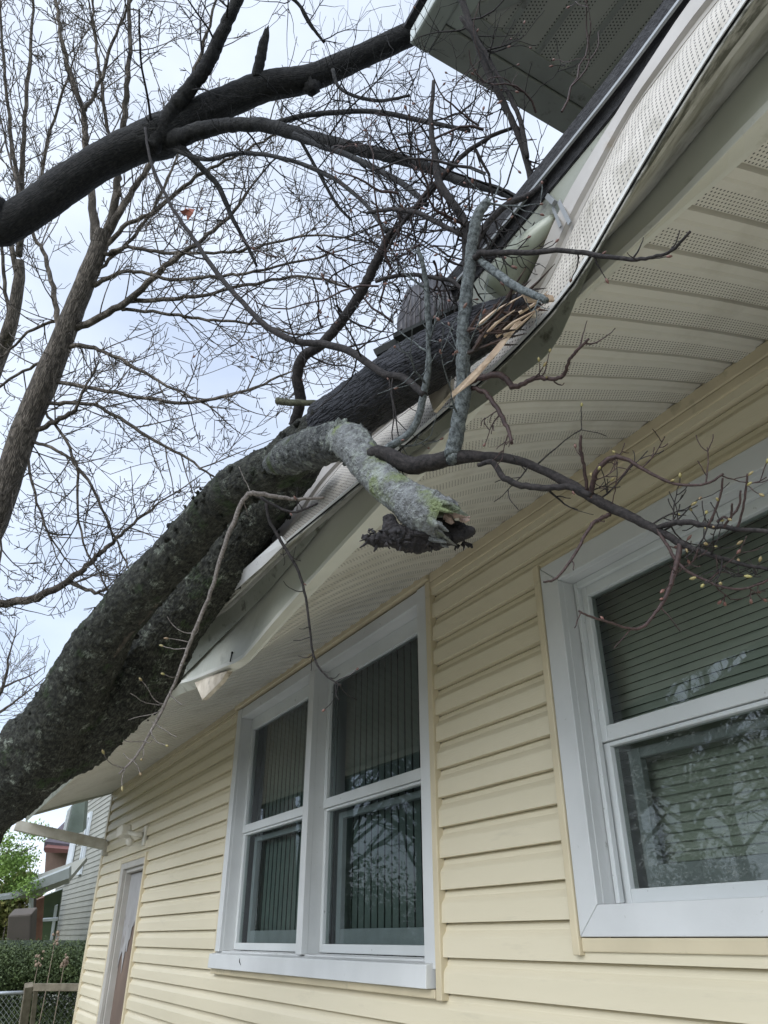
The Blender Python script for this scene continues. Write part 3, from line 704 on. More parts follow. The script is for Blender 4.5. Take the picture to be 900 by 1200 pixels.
# upper stem, from the ground outside the frame up over the gutter
def big(name, px, deps, mat, n=120, sub=60, rough=.16, fr=11, jag=0, seed=0, extra=None, fine=.28, moss=0):
    P, Rr = [], []
    for (u, v, w_), d in zip(px, deps): P.append(PD(u, v, d)); Rr.append(w_ * .5 * d / 880.5)
    if extra: P = extra[0] + P; Rr = extra[1] + Rr
    P, Rr = cr_pts(P, Rr, sub); mb = MB(); mb.tube(P, Rr, n=n, rough=rough, fr=fr, seed=seed, jag=jag, fine=fine)
    for k in range(moss):
        i = rnd.randrange(100, len(P) - 4); d = rv(); t = (P[i + 1] - P[i]).normalized(); d = (d - t * d.dot(t)).normalized()
        mb.lump(tuple(P[i] + d * Rr[i] * 1.0), rnd.uniform(.003, .009), 5, .9, seed=k)
    return part(name, mb, mat, ft, smooth=True), P, Rr
base = PD(-40, 965, 3.05)
gx = [Vector((base.x - 1.25, base.y - .55, 0)), Vector((base.x - .75, base.y - .35, .75))]
_, TP, TR = big('trunk', [(-40, 965, 92), (12, 914, 86), (62, 860, 88), (98, 790, 66), (144, 718, 56), (193, 664, 52), (243, 604, 52), (275, 574, 54), (325, 546, 54), (370, 512, 58), (400, 491, 60)],
                [3.05, 2.9, 2.75, 2.6, 2.42, 2.26, 2.12, 2.02, 1.90, 1.80, 1.72], b_trunk, seed=3, extra=(gx, [.24, .20]), moss=260)
big('wet_trunk_section', [(384, 498, 62), (420, 476, 67), (470, 442, 68), (520, 411, 66), (560, 388, 58), (598, 368, 44), (622, 352, 24)], [1.76, 1.68, 1.55, 1.44, 1.36, 1.31, 1.28], b_wet, rough=.10, seed=8, jag=.03)
big('lower_limb', [(30, 905, 60), (80, 872, 76), (122, 834, 84), (156, 800, 88), (180, 766, 78), (201, 733, 68), (226, 702, 64), (253, 668, 64), (279, 637, 62), (304, 606, 58), (335, 572, 44), (370, 532, 26)],
    [2.94, 2.86, 2.82, 2.80, 2.76, 2.70, 2.65, 2.58, 2.50, 2.38, 2.20, 1.98], b_trunk, seed=21, rough=.17, moss=160)
st = MB(); P, Rr = stroke([(132, 770, 4), (155, 737, 9), (188, 698, 10), (226, 654, 9), (256, 622, 3)], 2.46, 2.13); P, Rr = cr_pts(P, Rr, 8); st.tube(P, Rr, n=10, rough=.2, fr=30)
part('peeled_bark_strip', st, bark('bare_brown_wood', (.03, .025, .02), (.085, .072, .055), (.18, .16, .13), sc=2), ft, smooth=True)
# the grey stub
big('stub_collar', [(318, 545, 22), (342, 535, 42), (368, 525, 44), (392, 518, 47), (412, 520, 44), (420, 528, 30)], [1.86, 1.76, 1.66, 1.58, 1.53, 1.52], bark('collar_bark', (.02, .022, .022), (.12, .125, .12), (.20, .22, .19), lich=(.52, .64), sc=2.0, bump=1.0, moss=(.05, .065, .03)), sub=30, fr=22, seed=61, moss=60, rough=.2)
kp = [(398, 512, 30), (412, 520, 43), (428, 538, 42), (444, 558, 41), (462, 575, 43), (484, 591, 48), (505, 603, 53), (522, 610, 50)]
_, SP, SR = big('broken_stub', kp, [1.56, 1.50, 1.45, 1.41, 1.36, 1.32, 1.28, 1.265], b_lichen, n=110, sub=36, rough=.15, fr=24, jag=.06, seed=31, fine=.4)
ch = MB()
cp_, cr_ = cr_pts([PD(424, 628, 1.30), PD(440, 633, 1.30), PD(460, 628, 1.30), PD(484, 630, 1.30), PD(512, 628, 1.29), PD(538, 625, 1.275), PD(556, 622, 1.26)], [.005, .012, .016, .021, .022, .018, .006], 16)
ch.tube(cp_, cr_, n=40, rough=.42, fr=40, seed=4, fine=.5)
a_, b_2 = cr_pts([PD(462, 632, 1.30), PD(458, 615, 1.305), PD(455, 604, 1.31)], [.016, .012, .008], 10); ch.tube(a_, b_2, n=24, rough=.4, fr=40, fine=.5)
a_, b_2 = cr_pts([PD(500, 634, 1.29), PD(503, 615, 1.30), PD(500, 598, 1.31)], [.030, .034, .022], 10); ch.tube(a_, b_2, n=40, rough=.3, fr=40, fine=.5)
for k in range(70):
    t = rnd.random(); a = PD(428 + 124 * t, 632 + rnd.uniform(-12, 10), 1.275 + rnd.uniform(-.01, .02)); d = (fw * -.2 + rv() + dn * .4).normalized()
    ch.tube([a, a + d * .006, a + d * rnd.uniform(.009, .014) + rv() * .003], [rnd.uniform(.002, .005), .002, .0008], n=5, rough=.5, fr=120)
part('rotten_end', ch, m_char, ft, smooth=True)
ax = (SP[-1] - SP[-6]).normalized(); rg = MB()
for k in range(30):
    d = rv(); d = (d - ax * d.dot(ax)).normalized(); a = SP[-8] + d * SR[-8] * rnd.uniform(.8, 1.02); e = a + ax * rnd.uniform(.004, .022) + d * rnd.uniform(-.010, .004) + rv() * .008
    rg.tube([a - ax * .01, a.lerp(e, .6) + rv() * .003, e], [rnd.uniform(.003, .006), rnd.uniform(.0025, .005), rnd.uniform(.0005, .002)], n=6, rough=.8, fr=110)
part('ragged_bark_rim', rg, b_lichen, ft, smooth=True)
hw = MB()
for k in range(9):
    a = PD(520 + rnd.uniform(0, 26), 602 + rnd.uniform(-4, 8), 1.25); hw.tube([a, a + ax * .008 + rv() * .003, a + ax * rnd.uniform(.012, .022) + rv() * .004], [.006, .0045, .001], n=6, rough=.4, fr=120)
part('pale_heartwood', hw, M('pale_heartwood', (.36, .27, .22), (.14, .10, .08), rough=.8, scale=60, bump=.5), ft)
# splinters where the stem broke
sp = MB()
sp.prism([PD(607, 374, 1.26), PD(612, 377, 1.26), PD(585, 412, 1.24), PD(556, 446, 1.235), PD(531, 465, 1.23), PD(530, 459, 1.23), PD(566, 424, 1.24)], fw * .012)
sp.prism([PD(612, 342, 1.22), PD(648, 346, 1.22), PD(650, 352, 1.22), PD(618, 353, 1.22)], fw * .01)
for k in range(5):
    a = PD(560 + rnd.random() * 50, 365 + rnd.random() * 35, 1.25); d = PD(650, 330, 1.2) - PD(560, 395, 1.25); d.normalize()
    sp.tube([a, a + d * .03 + rv() * .006, a + d * rnd.uniform(.05, .09) + rv() * .01], [.003, .0025, .0006], n=4)
part('pale_splinters', sp, m_wood_raw, ft)
rw = MB()
for k in range(44):
    a = PD(545 + rnd.random() * 75, 0, 1); u = rnd.uniform(548, 622); v = 395 - (u - 548) * .55 + rnd.uniform(-22, 22); a = PD(u, v, 1.27 + rnd.uniform(-.03, .03))
    d = (PD(640, 340, 1.22) - PD(560, 392, 1.28)).normalized(); e = a + d * rnd.uniform(.015, .06) + rv() * .030
    rw.tube([a, a.lerp(e, .5) + rv() * .003, e], [rnd.uniform(.002, .005), .002, .0005], n=4)
part('shattered_wood', rw, m_rot, ft)

AB = lambda *a, **k: add_branch(ft, *a, **k)
AB('branch', [(432, 534, 14), (446, 530, 18), (480, 545, 22), (523, 538, 19), (567, 535, 12), (600, 538, 11), (633, 550, 10), (667, 567, 12), (700, 587, 13), (733, 603, 12), (767, 620, 10), (800, 637, 8), (833, 650, 6), (867, 660, 5), (905, 668, 4)], 1.42, 1.02, b_branch, tw=14, tlen=.09, tmin=.4, budmb='A', lvl=1, tr_=.0016)
AB('branch', [(560, 545, 5), (577, 541, 7), (590, 560, 8), (617, 570, 8), (645, 572, 8), (667, 570, 8), (692, 580, 7)], 1.28, 1.16, b_branch, tw=2, tlen=.05, budmb='R')
AB('branch', [(768, 620, 6), (785, 614, 7), (807, 612, 7), (830, 616, 6), (850, 618, 6), (905, 624, 5)], 1.135, 1.0, b_branch, tw=7, tlen=.07, budmb='A', tr_=.0014, up=.4)
AB('branch', [(692, 580, 7), (695, 565, 6), (703, 547, 6), (717, 536, 6), (733, 538, 5), (757, 552, 4), (793, 567, 3.5), (827, 567, 3), (848, 555, 2.5)], 1.20, 1.08, b_red, tw=8, tlen=.06, budmb='A', tr_=.0013)
AB('branch', [(797, 637, 7), (792, 663, 6.5), (782, 697, 5), (768, 718, 4), (753, 735, 4), (735, 736, 3), (717, 730, 3), (693, 723, 2.6), (678, 716, 2.4)], 1.107, 1.05, b_red, tw=6, tlen=.035, budmb='R', tr_=.0012, lvl=0)
AB('branch', [(715, 603, 5), (700, 610, 4.5), (690, 620, 4), (673, 650, 3.4), (653, 677, 3), (637, 682, 2.5)], 1.18, 1.12, b_red, tw=3, tlen=.03, budmb='A', tr_=.0012, lvl=0)
AB('branch', [(770, 620, 4), (785, 645, 4), (800, 665, 4), (838, 685, 3.4), (870, 690, 3), (905, 678, 2.5)], 1.13, 1.02, b_red, tw=8, tlen=.05, budmb='R', tr_=.0012)
AB('branch', [(688, 575, 4.5), (684, 545, 4), (680, 525, 4), (681, 510, 3)], 1.20, 1.18, b_red, tw=2, tlen=.02, budmb='R', tr_=.0015, lvl=0)
for (u0, v0, u1, v1) in ((830, 616, 847, 560), (848, 618, 868, 575), (863, 620, 876, 555), (840, 612, 858, 590)):
    AB('twig', [(u0, v0, 3), (u0 + (u1 - u0) * .3 + 3, v0 - (v0 - v1) * .3, 2.8), (u1 - 2, v1 + 18, 2.8), (u1, v1, 2.4)], 1.04, 1.02, b_red, tw=0, budmb='A')
AB('upright_branch', [(530, 538, 17), (531, 530, 20), (537, 497, 18), (543, 463, 18), (543, 430, 17), (543, 390, 16), (546, 350, 15), (551, 310, 14), (554, 280, 14), (560, 252, 13), (572, 236, 10)], 1.335, 1.32, b_grey, tw=10, tlen=.14, sub=8, n=14, budmb='R')
AB('branch', [(446, 532, 9), (457, 523, 10), (477, 510, 10), (490, 490, 9), (496, 463, 9), (502, 430, 8), (503, 400, 8), (501, 360, 7), (498, 323, 6), (490, 290, 4)], 1.42, 1.38, b_grey, tw=10, tlen=.14, budmb='R')
AB('branch', [(343, 500, 12), (352, 470, 13), (348, 440, 13), (357, 417, 13), (377, 403, 12), (403, 373, 12), (423, 343, 12), (437, 315, 12), (447, 296, 11), (455, 278, 9), (473, 258, 8), (493, 238, 8), (512, 215, 7), (530, 190, 5)], 1.9, 1.75, b_branch, tw=16, tlen=.2, sub=8, n=10, budmb='R')
AB('branch', [(170, 150, 3), (177, 190, 3.5), (200, 240, 4), (227, 280, 5), (260, 327, 6), (285, 355, 6), (313, 383, 7), (347, 400, 8), (380, 403, 9), (413, 413, 9), (447, 437, 9), (473, 443, 9), (497, 463, 8)], 2.2, 1.40, b_branch, tw=22, tlen=.18, sub=6, budmb='R')
AB('branch', [(545, 310, 8), (556, 302, 8), (569, 296, 8), (607, 296, 7), (662, 294, 6), (696, 299, 6), (740, 304, 5), (765, 301, 4), (787, 294, 4), (809, 271, 3)], 1.33, 1.05, b_branch, tw=14, tlen=.06, budmb='R', tr_=.0016, tmin=.2, lvl=0)
AB('branch', [(556, 300, 7), (575, 315, 9), (600, 333, 10), (622, 344, 9), (640, 352, 8)], 1.33, 1.18, b_grey, tw=1, tlen=.04)
AB('branch', [(545, 452, 7), (560, 443, 8), (587, 440, 8), (600, 453, 7), (612, 450, 6), (627, 443, 6), (645, 444, 5), (660, 440, 5), (667, 423, 4), (675, 412, 4), (690, 397, 3)], 1.335, 1.16, b_red, tw=9, tlen=.05, budmb='A', tr_=.0016, tmin=.3, up=.5, lvl=0)
AB('branch', [(550, 455, 6), (565, 458, 6), (577, 470, 6), (588, 488, 6), (595, 503, 5), (600, 520, 4)], 1.335, 1.22, b_red, tw=5, tlen=.05, budmb='R', tr_=.0015, up=-.3)
AB('hanging_branch', [(380, 583, 3), (350, 585, 4), (327, 583, 5), (300, 578, 6), (287, 583, 5.5), (275, 610, 5.5), (263, 640, 5), (247, 693, 4.8), (232, 730, 4.4), (220, 760, 4), (205, 800, 3.6), (190, 832, 3.6), (177, 857, 3.2), (160, 885, 2.8), (140, 907, 2.4)], 1.60, 1.42, b_palet, tw=34, tlen=.06, budmb='A', tr_=.0013, lvl=0, tmin=.25)
AB('hanging_branch', [(312, 590, 4), (317, 613, 4), (333, 640, 3.8), (350, 670, 3.5), (360, 710, 3), (367, 767, 2.6), (380, 790, 2.2), (400, 803, 2)], 1.62, 1.50, b_branch, tw=20, tlen=.06, budmb='R', tr_=.0013, lvl=0)
AB('twig', [(300, 580, 4), (340, 600, 3), (372, 590, 2.5)], 1.6, 1.55, b_branch, tw=6, tlen=.05, budmb='R', tr_=.0012, lvl=0)
AB('branch', [(536, -20, 8), (545, 10, 8), (557, 45, 8), (575, 90, 8), (592, 125, 8), (608, 160, 7), (620, 200, 7), (622, 225, 6)], 1.75, 1.62, b_branch, tw=12, tlen=.16, budmb='R')
AB('branch', [(540, 20, 5), (565, 55, 5), (578, 80, 5), (598, 115, 5), (612, 150, 6), (618, 185, 5)], 1.7, 1.62, b_branch, tw=8, tlen=.12, budmb='R')
AB('branch', [(508, 95, 4), (505, 147, 6), (510, 183, 8), (515, 214, 9), (533, 242, 10), (544, 261, 10), (546, 300, 9), (548, 330, 8)], 1.6, 1.45, b_branch, tw=14, tlen=.16, budmb='R')
AB('branch', [(640, 212, 5), (617, 230, 7), (598, 238, 8), (580, 252, 8), (566, 270, 9), (556, 290, 9)], 1.5, 1.42, b_branch, tw=10, tlen=.12, budmb='R')
AB('branch', [(600, 150, 4), (575, 160, 5), (545, 180, 6), (520, 205, 6), (500, 225, 5), (470, 265, 4), (450, 300, 3)], 1.7, 1.6, b_branch, tw=12, tlen=.14, budmb='R')
AB('branch', [(440, 330, 4), (455, 325, 5), (480, 322, 5), (505, 325, 5), (530, 330, 5), (548, 345, 5)], 1.55, 1.42, b_branch, tw=8, tlen=.1, budmb='R')
AB('branch', [(430, 250, 4), (460, 245, 5), (490, 250, 6), (515, 262, 6), (540, 275, 6)], 1.7, 1.45, b_branch, tw=10, tlen=.14, budmb='R')
AB('branch', [(325, 470, 9), (345, 472, 8), (365, 472, 7), (382, 474, 6)], 1.85, 1.78, bark('cut_branch_bark', (.03, .03, .02), (.10, .10, .06), (.14, .15, .10), sc=4), tw=0)
# tangle of fine crown branches around the break
BP = .15
for k in range(46):
    tg = MB(); bm = MB()
    if k < 34:
        u, v = rnd.gauss(560, 48), rnd.gauss(225, 62)
        if u + .80 * v > 780: u = 780 - .8 * v - rnd.random() * 70
        p = PD(u, v, rnd.uniform(1.4, 1.9))
    else: p = PD(rnd.gauss(440, 50), rnd.gauss(350, 55), rnd.uniform(1.6, 2.1))
    twig(tg, bm, p, rv() + rt * rnd.uniform(-.5, .5), rnd.uniform(.16, .34), rnd.uniform(.0016, .0036), 2, up=.12, wig=.40, seg=9, nch=(2, 3), rmin=.0008)
    tg.merge(bm, m_budR); part('crown_twig', tg, b_branch if k % 3 else b_red, ft, smooth=True)
BP = .26

# ------------------------------------------------------------------ second big limb high up
t2 = empty('overhead_tree', 'black leaning limb with forked branches reaching up to the upper roof corner', 'tree')
b_over = bark('dark_overhead_bark', (.006, .006, .006), (.030, .029, .026), (.05, .053, .04), lich=(.64, .78), sc=1.5, bump=.7, plates=(.03, .08, .6))
def AB2(name, px, d0, d1, **k):
    k.setdefault('rough', .10); k.setdefault('fr', 7); return add_branch(t2, name, px, d0, d1, b_over, **k)
P0 = PD(-60, 312, 4.0)
mb = MB(); P, Rr = stroke([(-60, 305, 46), (0, 268, 43), (50, 236, 42), (111, 194, 40), (160, 170, 42), (190, 160, 50), (225, 140, 40), (267, 119, 34), (311, 101, 32), (361, 92, 30), (417, 69, 27), (489, 36, 24), (540, 10, 20)], 3.9, 4.3)
gb = [Vector((P[0].x - 3.2, P[0].y - .9, -.1)), Vector((P[0].x - 2.2, P[0].y - .5, 2.0))]
P, Rr = cr_pts(gb + P, [.26, .20] + Rr, 12); mb.tube(P, Rr, n=60, rough=.12, fr=6, seed=77, fine=.25)
mb.lump(tuple(PD(365, 102, 4.15)), .05, 6, .5); mb.lump(tuple(PD(182, 150, 4.0)), .045, 6, .4)
part('trunk', mb, b_over, t2, smooth=True)
AB2('limb', [(178, 172, 20), (192, 148, 20), (206, 124, 18), (222, 105, 17), (240, 80, 16), (250, 61, 16), (262, 35, 15), (278, 0, 14), (290, -30, 12)], 4.0, 4.0, tw=5, tlen=.5, tr_=.006, sub=8, n=12, lvl=2)
AB2('limb', [(185, 172, 18), (210, 162, 20), (235, 153, 19), (267, 147, 17), (311, 147, 17), (361, 161, 16), (400, 170, 15), (433, 178, 14), (470, 187, 13), (500, 196, 12), (540, 212, 11), (580, 222, 10), (612, 236, 8)], 4.08, 2.6, tw=10, tlen=.4, tr_=.005, sub=8, n=12, lvl=2)
AB2('broken_spur', [(301, 92, 13), (305, 70, 12), (309, 52, 11), (313, 36, 6)], 4.1, 4.1, tw=0, n=8, jag=.05)
AB2('limb', [(318, 146, 7), (345, 138, 6.5), (378, 133, 6), (439, 131, 6), (500, 143, 6), (550, 153, 5)], 3.8, 3.0, tw=12, tlen=.35, tr_=.004, lvl=2)
AB2('limb', [(205, 176, 6), (239, 187, 5), (270, 181, 5), (300, 180, 5), (344, 189, 5), (389, 208, 5), (428, 239, 5), (453, 272, 5)], 4.0, 2.2, tw=14, tlen=.3, tr_=.003, lvl=2)
AB2('limb', [(206, 165, 9), (239, 200, 7), (255, 217, 6), (265, 238, 6), (272, 255, 5), (288, 285, 4), (301, 312, 3)], 4.0, 3.7, tw=8, tlen=.25, tr_=.003, lvl=1)
AB2('limb', [(345, 158, 7), (378, 172, 7), (405, 181, 7), (433, 194, 7), (460, 208, 7), (478, 220, 7), (500, 240, 6)], 3.4, 2.2, tw=9, tlen=.3, tr_=.003, lvl=2)
AB2('limb', [(350, 160, 4), (375, 205, 4), (395, 240, 3.5), (412, 258, 3)], 3.4, 3.3, tw=5, tlen=.2, tr_=.003, lvl=1)
AB2('limb', [(178, 160, 3.5), (174, 120, 3), (165, 70, 2.5), (163, 10, 2)], 4.0, 3.7, tw=4, tlen=.2, tr_=.003, lvl=1)
AB2('limb', [(390, 82, 5), (400, 105, 4), (440, 118, 4), (480, 112, 3)], 4.0, 3.6, tw=9, tlen=.35, tr_=.003, lvl=2)
AB2('limb', [(330, -10, 5), (350, 5, 4), (365, 30, 4), (380, 50, 3)], 3.6, 3.6, tw=8, tlen=.25, tr_=.003, lvl=1)
lf = MB(); p = PD(219, 246, 3.6)
for k in range(3): lf.prism([p + rv() * .01, p + rv() * .03 + dn * .02, p + rv() * .02 + rt * .02, p + rv() * .015 - rt * .02], fw * .002)
tag(lf.build('dead_leaf', M('dry_red_leaf', (.34, .12, .08), rough=.7)), 'single dry reddish leaf caught among the bare branches', 'leaf')

# ------------------------------------------------------------------ bare trees standing behind
b_bg = bark('brown_furrowed_bark', (.085, .072, .058), (.24, .205, .17), (.22, .21, .17), lich=(.66, .8), sc=.5, bump=1.0, axis=(1, 1, .5), plates=(.03, .16, .8))
def bgtree(name, label, trunkpx, limbs, depth, mat, extra_down=True, tw=9, tl=1.1, lvl=3, seed=1, group=None, tr0=.010, rmin=.0042):
    global rnd
    rnd = random.Random(seed); t = empty(name, label, 'tree', group)
    P, Rr = stroke(trunkpx, depth, depth); 
    foot = Vector((P[0].x * 1.06, P[0].y - .4, 0)); P = [foot, foot.lerp(P[0], .5)] + P; Rr = [Rr[0] * 1.45, Rr[0] * 1.15] + Rr
    t.location = (0, 0, 0)
    P, Rr = cr_pts(P, Rr, 14); mb = MB(); mb.tube(P, Rr, n=22, rough=.10, fr=5, seed=seed); part('trunk', mb, mat, t, smooth=True)
    for L in limbs:
        px, d1 = L[0], L[1]; ntw = L[2] if len(L) > 2 else tw
        P, Rr = stroke(px, depth, d1); P, Rr = cr_pts(P, Rr, 6); mb = MB()
        for i in range(1, len(P) - 1): P[i] = P[i] + rv() * .015
        mb.tube(P, Rr, n=7, rough=.08, fr=6)
        Lm = sum((a - b).length for a, b in zip(P, P[1:]))
        for k in range(ntw):
            i = int(len(P) * (.12 + .88 * (k + rnd.random()) / ntw)); i = max(1, min(len(P) - 2, i)); tt = (P[i + 1] - P[i - 1]).normalized(); side = tt.cross(rv()).normalized()
            nd = (tt * rnd.uniform(.5, 1.0) + side * .8).normalized()
            twig(mb, None, P[i], nd, tl * rnd.uniform(.5, 1.2), min(tr0, Rr[i] * .7), lvl, up=.12, wig=.13, seg=6, nch=(2, 3), n=3, rmin=rmin)
        twig(mb, None, P[-1], P[-1] - P[-2], tl * .8, Rr[-1], lvl, up=.08, wig=.13, seg=6, nch=(3, 4), n=3, rmin=rmin)
        part('crown_limb', mb, mat, t, smooth=True)
    return t
WS = .84
limbsA = [
 ([(114, 285, 16), (107, 233, 11), (100, 167, 9), (97, 130, 8), (83, 90, 7), (72, 45, 6), (66, 0, 5), (60, -40, 3)], 9.4, 12),
 ([(127, 272, 14), (137, 223, 10), (139, 190, 9), (147, 122, 8), (152, 60, 6), (150, 0, 5), (152, -50, 3)], 9.2, 12),
 ([(125, 275, 12), (150, 233, 9), (167, 205, 8), (200, 150, 7), (225, 90, 6), (245, 30, 4), (255, -20, 3)], 9.0, 12),
 ([(140, 230, 6), (130, 170, 5), (120, 110, 5), (112, 50, 4), (108, 0, 3)], 9.2, 10),
 ([(100, 130, 5), (120, 90, 5), (135, 40, 4), (160, -10, 3)], 9.2, 10),
 ([(88, 385, 11), (133, 363, 10), (167, 337, 9), (200, 307, 8), (233, 283, 6), (267, 257, 5), (290, 225, 4)], 8.6, 10),
 ([(147, 352, 7), (200, 350, 6), (250, 343, 5), (300, 332, 4.5), (360, 325, 4), (420, 340, 3)], 8.2, 13),
 ([(143, 363, 5), (200, 368, 4.5), (250, 376, 4), (300, 380, 3.5), (350, 392, 3)], 8.4, 12),
 ([(110, 335, 7), (150, 318, 5), (200, 327, 5), (267, 323, 4.5), (300, 318, 4), (380, 300, 3)], 8.3, 13),
 ([(120, 300, 7), (150, 290, 5), (200, 297, 5), (260, 296, 4), (300, 290, 4), (370, 275, 3), (430, 285, 2.5)], 8.3, 14),
 ([(122, 290, 8), (150, 263, 6), (187, 243, 6), (230, 207, 5), (280, 180, 4), (330, 155, 3)], 8.6, 13),
 ([(100, 337, 6), (123, 310, 5), (160, 273, 5), (185, 235, 4), (205, 190, 3)], 9.0, 8),
 ([(68, 385, 8), (62, 337, 7), (53, 300, 6), (40, 275, 5), (25, 230, 4), (10, 180, 3)], 9.5, 10),
 ([(80, 405, 7), (110, 408, 6), (133, 417, 5), (187, 447, 4), (235, 470, 3)], 8.7, 10),
 ([(55, 440, 7), (67, 447, 6), (139, 461, 5), (222, 472, 5), (278, 461, 4), (333, 439, 3)], 8.5, 13),
 ([(50, 465, 7), (61, 472, 6), (111, 475, 5), (156, 500, 5), (211, 533, 4), (250, 558, 3)], 8.6, 12),
 ([(40, 505, 8), (70, 492, 7), (89, 480, 6)], 8.9, 3),
 ([(30, 515, 5), (39, 517, 5), (83, 539, 4), (111, 578, 4), (135, 630, 3), (152, 668, 2.5)], 8.7, 9),
 ([(45, 480, 4), (61, 494, 4), (89, 544, 4), (94, 622, 3), (125, 689, 2.5)], 8.8, 9),
 ([(28, 520, 4), (44, 589, 3.5), (61, 633, 3)], 8.9, 7),
 ([(-30, 712, 14), (0, 708, 12), (44, 700, 11), (83, 678, 9), (110, 655, 7), (128, 639, 6), (156, 614, 4), (185, 590, 3)], 9.0, 12),
 ([(83, 682, 6), (111, 694, 5), (125, 690, 3)], 8.9, 5),
 ([(20, 560, 5), (5, 600, 4), (0, 650, 3)], 8.9, 6),
 ([(60, 420, 5), (20, 440, 4), (-20, 470, 3)], 9.3, 7),
 ([(75, 375, 5), (40, 385, 4), (0, 420, 3)], 9.3, 6),
]
bgA = bgtree('bare_tree', 'tall bare tree with furrowed brown trunk leaning up at the left of the photo', [(-30, 660, 42), (0, 590, 38), (30, 500, 35), (60, 430, 33), (92, 350, 28), (112, 300, 24), (122, 270, 20)], limbsA, 9.0, b_bg, seed=5, tl=.95)
limbsB = [
 ([(22, 300, 10), (25, 230, 8), (28, 150, 6), (35, 70, 5), (40, -10, 3)], 12.4, 13),
 ([(20, 320, 8), (5, 250, 6), (-15, 200, 4)], 12, 7),
 ([(22, 290, 6), (45, 220, 5), (60, 150, 4), (80, 90, 3)], 12, 11),
 ([(24, 240, 6), (12, 150, 5), (5, 80, 4), (0, 0, 3)], 12, 11),
 ([(15, 400, 6), (5, 330, 5), (3, 280, 4)], 12, 6)]
bgB = bgtree('slender_bare_tree', 'slender bare tree behind the larger brown trunk at the far left edge', [(-12, 450, 19), (12, 382, 18), (22, 330, 15), (23, 305, 12)], limbsB, 12.0, b_bg, seed=9, tl=1.2, rmin=.0055, lvl=3)
limbsC = [([(-30, 860, 8), (-10, 830, 6), (5, 800, 4), (10, 770, 3)], 25, 8), ([(-20, 850, 6), (0, 835, 4), (20, 820, 3)], 25, 8), ([(-5, 810, 4), (15, 800, 3)], 25, 6)]
bgtree('distant_bare_tree', 'small distant bare tree low on the left beyond the mossy trunk', [(-36, 900, 10), (-28, 860, 8)], limbsC, 25, b_bg, seed=14, tl=1.6, rmin=.008, lvl=2)
WS = 1.0
# trees across the yard behind the camera: what the window glass mirrors
def dup(root, loc, rz, sc, label):
    r = root.copy(); C.objects.link(r); r.location = loc; r.rotation_euler = (0, 0, rz); r.scale = (sc, sc, sc); r['label'] = label; r['group'] = 'bare trees across the yard'
    for ch_ in list(root.children):
        c = ch_.copy(); C.objects.link(c); c.parent = r
    return r
rnd = random.Random(40)
def yardtree(loc, seed, h):
    global rnd
    rnd = random.Random(seed); t = empty('yard_tree', 'bare tree across the yard seen only as a reflection in the window glass', 'tree', 'bare trees across the yard'); t.location = loc
    mb = MB(); P = [Vector((0, 0, 0)), Vector((.1, 0, h * .2)), Vector((0, .1, h * .4)), Vector((.2, 0, h * .6)), Vector((.1, .1, h * .95))]; Rr = [.24, .19, .15, .11, .03]
    P, Rr = cr_pts(P, Rr, 6); mb.tube(P, Rr, n=10, rough=.1, fr=4); part('trunk', mb, b_over, t, smooth=True)
    mb = MB()
    for k in range(26):
        i = int(len(P) * rnd.uniform(.28, .98)); i = min(i, len(P) - 1); a = rnd.random() * 6.28
        twig(mb, None, P[i], Vector((math.cos(a), math.sin(a), rnd.uniform(.3, 1.2))), h * rnd.uniform(.22, .42), Rr[i] * .5, 3, up=.15, wig=.2, seg=6, nch=(2, 3), n=3, rmin=.010)
    part('crown', mb, b_over, t); return t
y1 = yardtree((-20, -11.5, 0), 50, 13)
for loc, rz, s in (((-15, -9.5, 0), 2.1, 1.1), ((-8.5, -9, 0), 4.0, .9), ((-20, -12, 0), 1.0, 1.2), ((-6, -13, 0), 5.2, 1.1), ((-13, -16, 0), .4, 1.2), ((-9, -20, 0), 3.3, 1.3), ((-17, -7.5, 0), 2.9, 1.0), ((-23, -9, 0), 1.7, 1.2), ((-12, -11, 0), 5.9, 1.0), ((-19, -15, 0), .9, 1.3), ((-6.5, -16.5, 0), 2.2, 1.1), ((-26, -15, 0), 4.4, 1.4), ((-10, -14, 0), 1.4, 1.0)):
    dup(y1, (loc[0] * 1.75, loc[1] * 1.75, 0), rz, s * 1.1, y1['label'])

# ------------------------------------------------------------------ leafy masses
def leaves(mb, c, rx, ry, rz, n, s, fill=.5):
    for k in range(n):
        d = rv() * (fill + (1 - fill) * rnd.random()); 
        q = Vector(c) + Vector((d.x * rx, d.y * ry, d.z * rz)); q += rv() * .25 * noise.noise(q * 1.3) * rx
        a = rv(); b = a.cross(rv()).normalized(); e = s * rnd.uniform(.6, 1.3)
        mb.quad(q + a * e, q + b * e * .55, q - a * e, q - b * e * .55)
m_leaf = M('spring_green_leaves', (.20, .31, .06), (.12, .21, .04), rough=.6, scale=3)
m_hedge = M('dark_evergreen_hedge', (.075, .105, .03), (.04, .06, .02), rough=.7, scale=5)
rnd = random.Random(60)
